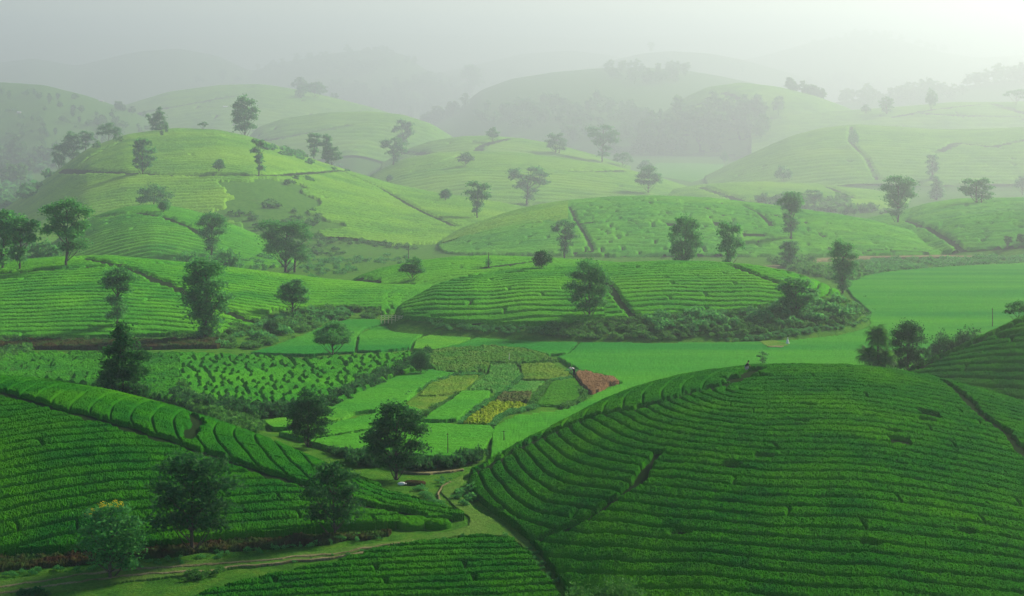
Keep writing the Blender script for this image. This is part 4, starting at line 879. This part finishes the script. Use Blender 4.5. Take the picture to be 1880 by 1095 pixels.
# banks round the far rice field
scrub([(1555, 500), (1580, 480), (1700, 478), (1880, 474), (1990, 474), (1990, 482), (1880, 486), (1740, 492), (1640, 500), (1590, 508)], 330, .9, 2.2, 'scrub on the bank above the far rice field', 46, 'leaf', sq=.9)
scrub([(1500, 500), (1560, 490), (1590, 500), (1580, 515), (1545, 520), (1480, 505), (1400, 480), (1480, 478)], 150, 1.2, 2.8, 'pale bushes behind the tip of the centre dome', 47, 'leaf_l')
hedge([(380, 470), (440, 480), (520, 490), (600, 500), (650, 500)], 70, .9, 2.0, 'hazy bushes in the hollow behind the left middle hill', 48, 'leaf', jit=10, jy=6)
hedge([(570, 436), (610, 444), (660, 447), (725, 453), (760, 460)], 70, .7, 1.5, 'low scrub along the lower edge of the tea on the largest left hill', 58, 'leaf_l', jit=5, jy=2)
hedge([(560, 480), (640, 480), (740, 480)], 50, .8, 1.6, 'scrub line at the foot of the largest left hill', 49, 'leaf', jit=10, jy=3)
scrub(wild, 75, 1.0, 2.4, 'patches of scrub on the bare part of the largest left hill', 50, 'leaf_l', clump=.02, far=True)
scrub([(500, 270), (640, 312), (640, 318), (560, 305), (480, 275)], 30, 1.5, 3.5, 'bushes along the right crest line of the largest left hill', 51, 'leaf', far=True)
scrub([(1400, 382), (1520, 395), (1640, 400), (1640, 392), (1500, 370), (1400, 372)], 60, 2, 5, 'pale scrub behind the wide hill', 52, 'leaf_l', far=True, dlo=600)
scrub([(0, 300), (100, 300), (95, 345), (30, 380), (0, 390)], 40, 3, 6, 'hazy scrub at the left edge', 53, 'leaf', far=True)
# far woods
def wood_mass(poly, n, a, b, label, seed, m='leaf_l', **k):
    p = in_poly_pts(poly, n, seed, **k); s = [d/F*h for (x, d), h in zip(p, rs(len(p), a, b, seed))]
    return mass('far_wood', p, s, _tp, M[m], label, 'wood', seed, sink=.02)
wood_mass([(1270, 215), (1300, 208), (1380, 205), (1430, 215), (1420, 250), (1330, 285), (1200, 290), (1150, 270), (1200, 240)], 70, 24, 42, 'hazy wood with tall trees left of the long right ridge', 60)
wood_mass([(860, 210), (1000, 190), (1180, 200), (1240, 230), (1220, 290), (1120, 285), (1000, 245), (900, 235)], 130, 14, 26, 'faint wood filling the valley behind the paired domes', 61)
wood_mass([(1105, 128), (1180, 122), (1265, 130), (1270, 155), (1180, 160), (1110, 150)], 55, 12, 22, 'faint wood on top of the far broad hill', 62)
wood_mass([(690, 180), (760, 150), (850, 148), (900, 150), (870, 175), (800, 200), (720, 210)], 90, 12, 26, 'very faint wood on the left side of the far broad hill', 63)
wood_mass([(0, 175), (120, 178), (260, 210), (330, 250), (250, 262), (120, 290), (0, 290)], 90, 8, 18, 'bluish wood on the dark slope at far left', 64)
wood_mass([(0, 300), (90, 300), (60, 340), (0, 350)], 22, 26, 45, 'hazy trees in the hollow at the left edge', 65)
wood_mass([(560, 205), (720, 240), (860, 260), (850, 235), (760, 205), (640, 190)], 60, 14, 28, 'faint trees in the valley beside the rounded hill', 66, dlo=1700)
wood_mass([(1440, 160), (1560, 155), (1700, 170), (1780, 175), (1700, 190), (1560, 195), (1450, 190)], 170, 12, 28, 'pale trees around the small white roof', 67, dlo=1450)
wood_mass([(1740, 160), (1780, 150), (1880, 140), (1960, 138), (1960, 150), (1880, 152), (1800, 160)], 70, 16, 30, 'pale trees on the upper right skyline', 68)
wood_mass([(540, 165), (680, 180), (680, 200), (560, 185)], 46, 14, 30, 'hazy trees on the far pale hill', 69, dlo=1620)
wood_mass([(450, 125), (540, 112), (700, 92), (780, 125), (640, 140), (500, 142)], 90, 10, 18, 'barely visible wood on the left far range', 70)
wood_mass([(1500, 78), (1580, 66), (1660, 76), (1740, 98), (1600, 110), (1480, 100)], 70, 10, 18, 'barely visible wood on the right far range', 71)

# ------------------------------------------------------------------ people and small things
def skin_mesh(name, verts, edges, radii, material, parent, sub=1):
    me = bpy.data.meshes.new(name); me.from_pydata(verts, edges, []); o = bpy.data.objects.new(name, me); C.objects.link(o)
    m = o.modifiers.new('skin', 'SKIN'); m.use_smooth_shade = True
    for i, rr in enumerate(radii): me.skin_vertices[0].data[i].radius = (rr, rr) if not isinstance(rr, tuple) else rr
    me.skin_vertices[0].data[0].use_root = True
    s = o.modifiers.new('sub', 'SUBSURF'); s.levels = sub; s.render_levels = sub
    me.materials.append(material); o.parent = parent; return o
def sphere(r, c, sx=1, sy=1, sz=1, n=14, zmin=-1):
    U, W = np.meshgrid(np.linspace(0, 2*math.pi, n+1), np.linspace(0, math.pi if zmin <= -1 else math.acos(zmin), n//2+1))
    return np.stack([c[0]+r*sx*np.sin(W)*np.cos(U), c[1]+r*sy*np.sin(W)*np.sin(U), c[2]+r*sz*np.cos(W)], -1).reshape(-1, 3), quads(*U.shape)
def figure(px, d, zoff, label, shirt, legs, hat, pose, yaw=0, group=None):
    x, y = wpt(px, d); e = bpy.data.objects.new('person', None); C.objects.link(e); e.location = (x, y, float(T(px, d))+zoff); e.rotation_euler = (0, 0, yaw)
    tag(e, label, 'person', group)
    if pose == 'crouch':
        V = [(0, 0, .34), (.10, 0, .55), (.22, 0, .76), (.28, 0, .86), (.33, 0, .98), (.20, .19, .76), (.33, .22, .55), (.52, .16, .42), (.20, -.19, .76), (.36, -.22, .57), (.55, -.14, .46), (.02, .11, .32), (.36, .14, .42), (.12, .14, .06), (.26, .14, .02), (.02, -.11, .32), (.34, -.14, .30), (-.04, -.14, .06), (.10, -.14, .02)]
        Ed = [(0, 1), (1, 2), (2, 3), (3, 4), (2, 5), (5, 6), (6, 7), (2, 8), (8, 9), (9, 10), (0, 11), (11, 12), (12, 13), (13, 14), (0, 15), (15, 16), (16, 17), (17, 18)]
    else:  # bending over
        V = [(0, 0, .90), (.20, 0, 1.02), (.40, 0, 1.08), (.50, 0, 1.06), (.62, 0, 1.02), (.38, .18, 1.04), (.42, .2, .78), (.50, .14, .54), (.38, -.18, 1.04), (.44, -.2, .76), (.54, -.12, .52), (0, .1, .86), (.05, .12, .46), (0, .12, .06), (.12, .12, .03), (0, -.1, .86), (-.03, -.12, .46), (-.08, -.12, .06), (.05, -.12, .03)]
        Ed = [(0, 1), (1, 2), (2, 3), (3, 4), (2, 5), (5, 6), (6, 7), (2, 8), (8, 9), (9, 10), (0, 11), (11, 12), (12, 13), (13, 14), (0, 15), (15, 16), (16, 17), (17, 18)]
    Rr = [.13, .13, .13, .055, .085, .06, .045, .035, .06, .045, .035, .09, .065, .045, .04, .09, .065, .045, .04]
    skin_mesh('body', V, Ed, Rr, M['skin'], e)
    t = [0, 1, 2, 5, 6, 8, 9]; mp = {k: i for i, k in enumerate(t)}
    skin_mesh('shirt', [V[i] for i in t], [(mp[a], mp[b]) for a, b in Ed if a in mp and b in mp], [.155, .155, .15, .08, .062, .08, .062], M[shirt], e)
    t = [0, 11, 12, 13, 15, 16, 17]; mp = {k: i for i, k in enumerate(t)}
    skin_mesh('trousers', [V[i] for i in t], [(mp[a], mp[b]) for a, b in Ed if a in mp and b in mp], [.14, .11, .085, .06, .11, .085, .06], M[legs], e)
    hx, hz = V[4][0], V[4][2]
    if hat == 'cone':
        U, W = np.meshgrid(np.linspace(0, 2*math.pi, 21), np.linspace(0, 1, 5)); v = np.stack([hx+.24*W*np.cos(U), .24*W*np.sin(U), hz+.2-.2*W+.0*U], -1).reshape(-1, 3); mesh_np('hat', v, quads(*U.shape), M['straw'], parent=e)
    else:
        v, q = sphere(.112, (hx-.01, 0, hz+.03), zmin=-.2); mesh_np('hair', v, q, M['hair'], parent=e)
    return e
figure(1369, 177.5, .55, 'person in dark top and grey trousers crouching on the front right dome', 'shirt', 'grey', 'hair', 'crouch', 0)
dd_, _ = ray(1055, 693, 0); figure(1054, dd_, .2, 'person in white with a pale conical hat bending at the corner of the dug plot', 'white', 'shirt', 'cone', 'bend', 2.6)
def thing(name, px, py, label, cat, d=None, group=None, dz=0):
    if d is None: d, z = ray(px, py, 0)
    x, y = wpt(px, d); e = bpy.data.objects.new(name, None); C.objects.link(e); e.location = (x, y, float(T(px, d))+dz); tag(e, label, cat, group); return e, d
# white scarecrow in the seedling bed
e, d = thing('scarecrow', 1446, 636, 'small white cloth scarecrow standing in the right rice field', 'scarecrow')
v, q = tube([(0, 0, 0), (.01, 0, 1.5)], [.025, .02], 6); mesh_np('stake', v, q, M['wood'], parent=e)
v, q = tube([(0, 0, .35), (0, 0, .7), (0, 0, 1.05), (0, 0, 1.25)], [.34, .24, .14, .05], 12); v[:, 0] += .03*np.sin(v[:, 2]*9); mesh_np('cloth', v, q, M['white'], parent=e)
v, q = sphere(.10, (0, 0, 1.36)); mesh_np('head', v, q, M['white'], parent=e)
# marker post with two white plates
e, d = thing('marker_post', 935, 668, 'white marker post with two small plates in the weedy strip', 'post')
v, q = tube([(0, 0, 0), (0, 0, 1.5)], [.03, .03], 8); mesh_np('post', v, q, M['white'], parent=e)
for zz in (.75, 1.5):
    v, q = tube([(0, -.03, zz), (0, .03, zz)], [.12, .12], 12); o = mesh_np('plate', v, q, M['white'], parent=e)
# thin poles
for px, py, tp, lab in ((822, 840, 795, 'taller thin bare pole standing in the rice left of the dome'), (925, 815, 791, 'shorter thin bare pole close to the left flank of the front right dome'), (1822, 604, 566, 'thin pole in the rice near the right edge'), (750, 482, 452, 'bare dead sapling stem in the hollow')):
    e, d = thing('pole', px, py, lab, 'pole'); Hh = CZ-(tp-H0)*d/F-e.location.z
    v, q = tube([(0, 0, -.1), (.02, 0, Hh*.5), (0, .01, Hh)], [.05*d/160, .045*d/160, .03*d/160], 7); mesh_np('shaft', v, q, M['wood'], parent=e)
    v, q = tube([(-.18, 0, Hh*.93), (.18, 0, Hh*.95)], [.02*d/160, .015*d/160], 5); mesh_np('twig', v, q, M['wood'], parent=e)
# snag with a few leaves on the saddle
e, d = thing('dead_tree', 897, 492, 'bare dead tree trunk with a little foliage low down, on the saddle', 'dead tree'); Hh = CZ-(463-H0)*d/F-e.location.z
v, q = tube([(0, 0, -.1), (.03, 0, Hh*.4), (-.02, 0, Hh*.75), (0, 0, Hh)], [.16, .13, .09, .04], 8); v2, q2 = tube([(0, 0, Hh*.7), (.3, 0, Hh*.85)], [.05, .02], 5); v, q = join([(v, q), (v2, q2)]); mesh_np('trunk', v, q, M['wood'], parent=e)
r_ = np.random.default_rng(8); v, q = leaves(r_, r_.normal(size=(240, 3))*np.array([.38, .3, .45])+np.array([0, 0, Hh*.32]), .2); mesh_np('crown', v, q, M['leaf'], False, parent=e)
# bamboo fence
e, d = thing('bamboo_fence', 722, 592, 'weathered bamboo fence beside the left tip of the centre dome', 'fence'); fp = []
for i in range(7):
    v, q = tube([(-2.2+i*.65, -i*.12, -.2), (-2.2+i*.65+.03, -i*.12, 1.35+.12*math.sin(i*2.1))], [.055, .045], 6); mesh_np('post', v, q, M['straw'], parent=e)
for zz in (.45, .85, 1.2):
    v, q = tube([(-2.3, .02, zz), (0, -.36, zz+.04), (2.0, -.76, zz-.05)], [.04, .04, .035], 6); mesh_np('rail', v, q, M['straw'], parent=e)
v, q = tube([(1.6, -.7, 1.0), (2.6, -.95, .62), (3.2, -1.1, .1)], [.05, .05, .04], 6); mesh_np('brace', v, q, M['straw'], parent=e)
# sack and heap by the big oval tree
e, d = thing('sack', 737, 882, 'small white sack lying on the grass under the large oval tree', 'sack', d=153)
v, q = sphere(.3, (0, 0, .13), 1.3, .7, .55, 16); v += (fbm(v[:, 0]*6, v[:, 1]*6+v[:, 2]*5, 3)*.08)[:, None]; mesh_np('bag', v, q, M['white'], parent=e)
v, q = sphere(.1, (.42, .02, .12), 1.2, .8, .6, 10); mesh_np('tied_neck', v, q, M['white'], parent=e)
v, q = sphere(.85, (0, 0, 0), 1.3, .8, .42, 24, zmin=-.2); v += (fbm(v[:, 0]*3, v[:, 1]*3, 9)*.22)[:, None]; o = mesh_np('compost_heap', v, q, M['soil_dk']); x, y = wpt(760, 153.5); o.location = (x, y, float(T(760, 153.5))); tag(o, 'dark reddish compost heap beside the white sack', 'heap')
# far houses
def house(px, py, wd, label, d=None, roof='roofw'):
    d = float(G(d)) if d else None
    e, d = thing('house', px, py, label, 'house', d=d, group='far houses in the haze'); s = wd*d/F
    def prism(w_, l, h, rh, z0=0):
        return None
    hw, hl, hh = s/2, s*.32, s*.28
    me = np.array([(-hw, -hl, -1), (hw, -hl, -1), (hw, hl, -1), (-hw, hl, -1), (-hw, -hl, hh), (hw, -hl, hh), (hw, hl, hh), (-hw, hl, hh)]); mesh_np('wall', me, [(0, 1, 5, 4), (1, 2, 6, 5), (2, 3, 7, 6), (3, 0, 4, 7), (4, 5, 6, 7)], M['wall'], False, parent=e)
    ov = 1.12; rv = np.array([(-hw*ov, -hl*1.25, hh*.92), (hw*ov, -hl*1.25, hh*.92), (hw*ov, 0, hh*1.7), (-hw*ov, 0, hh*1.7), (hw*ov, hl*1.25, hh*.92), (-hw*ov, hl*1.25, hh*.92)])
    rv2 = np.concatenate([rv, rv-np.array([0, 0, hh*.12])]); mesh_np('roof', rv2, [(0, 1, 2, 3), (3, 2, 4, 5), (7, 6, 9, 8), (8, 9, 11, 10), (0, 6, 7, 1), (5, 4, 10, 11)], M[roof], False, parent=e)
    for k in (-.55, .1, .6):
        a = hw*k; b_ = hh*.35; c_ = hh*.72; ww = hw*.13; yv = -hl-.03
        mesh_np('window', np.array([(a-ww, yv, b_), (a+ww, yv, b_), (a+ww, yv, c_), (a-ww, yv, c_)]), [(0, 1, 2, 3)], M['glass'], False, parent=e)
house(1597, 166, 12, 'small house with a bright pale roof among the hazy trees in the upper right')
house(186, 187, 7, 'tiny pale house on the dark slope at far left')
house(35, 272, 7, 'tiny pale house low in the left valley', d=1200)
house(414, 199, 8, 'tiny pale house on the far pale hill')
house(1790, 482, 7, 'small pale hut on the bank above the far rice field') if False else None
# ------------------------------------------------------------------ unseen sun blocker, added to darken the near hills and haze
def sun_blocker(cx, cy, rx, ry, alt, seed, n=26):
    r = np.random.default_rng(seed); t = alt/math.tan(SUN_EL)
    ox, oy = cx+t*math.sin(SUN_AZ), cy+t*math.cos(SUN_AZ)
    U, W = np.meshgrid(np.linspace(0, 2*math.pi, 25), np.linspace(0, math.pi, 13)); Vs = []; Qs = []; k = 0
    q = quads(*U.shape)
    for i in range(n):
        a = r.uniform(0, 2*math.pi); rr = math.sqrt(r.uniform(0, 1))*.8; s_ = r.uniform(.28, .5)
        px_, py_ = ox+rx*rr*math.cos(a), oy+ry*rr*math.sin(a)
        X = px_+rx*s_*np.sin(W)*np.cos(U); Y = py_+ry*s_*np.sin(W)*np.sin(U); Z = alt+np.maximum(np.cos(W), -.25)*55*r.uniform(.6, 1.1)
        nz = fbm(X*.02+Z*.01, Y*.02, seed+i)*25; X = X+nz*np.sin(W); Y = Y+nz*np.sin(W)
        Vs.append(np.stack([X, Y, Z+nz*.4], -1).reshape(-1, 3)); Qs.append(q+k); k += U.size
    o = mesh_np('sun_blocker', np.concatenate(Vs), np.concatenate(Qs), M['sun_blocker']); tag(o, kind='stuff'); return o
M['sun_blocker'] = plain('sun_blocker', (.85, .86, .88), 1)
sun_blocker(CLX, CLY, CLRX, CLRY, 320, 5)
# ------------------------------------------------------------------ haze
def haze():
    x, y0, y1, z0, z1 = 14000, -60, 19800, -420, 260
    me = bpy.data.meshes.new('haze')
    v = [(a, b, c) for c in (z0, z1) for a, b in ((-x, y0), (x, y0), (x, y1), (-x, y1))]
    me.from_pydata(v, [], [(3, 2, 1, 0), (4, 5, 6, 7), (0, 1, 5, 4), (1, 2, 6, 5), (2, 3, 7, 6), (3, 0, 4, 7)])
    o = bpy.data.objects.new('haze', me); C.objects.link(o); tag(o, kind='stuff')
    m = bpy.data.materials.new('haze'); m.use_nodes = True; nt = m.node_tree; nt.nodes.clear()
    out = nt.nodes.new('ShaderNodeOutputMaterial'); pv = nt.nodes.new('ShaderNodeVolumePrincipled')
    pv.inputs['Color'].default_value = (.655, .785, .825, 1); pv.inputs['Density'].default_value = .0005
    pv.inputs['Anisotropy'].default_value = .47
    nt.links.new(pv.outputs[0], out.inputs['Volume']); me.materials.append(m)
haze()
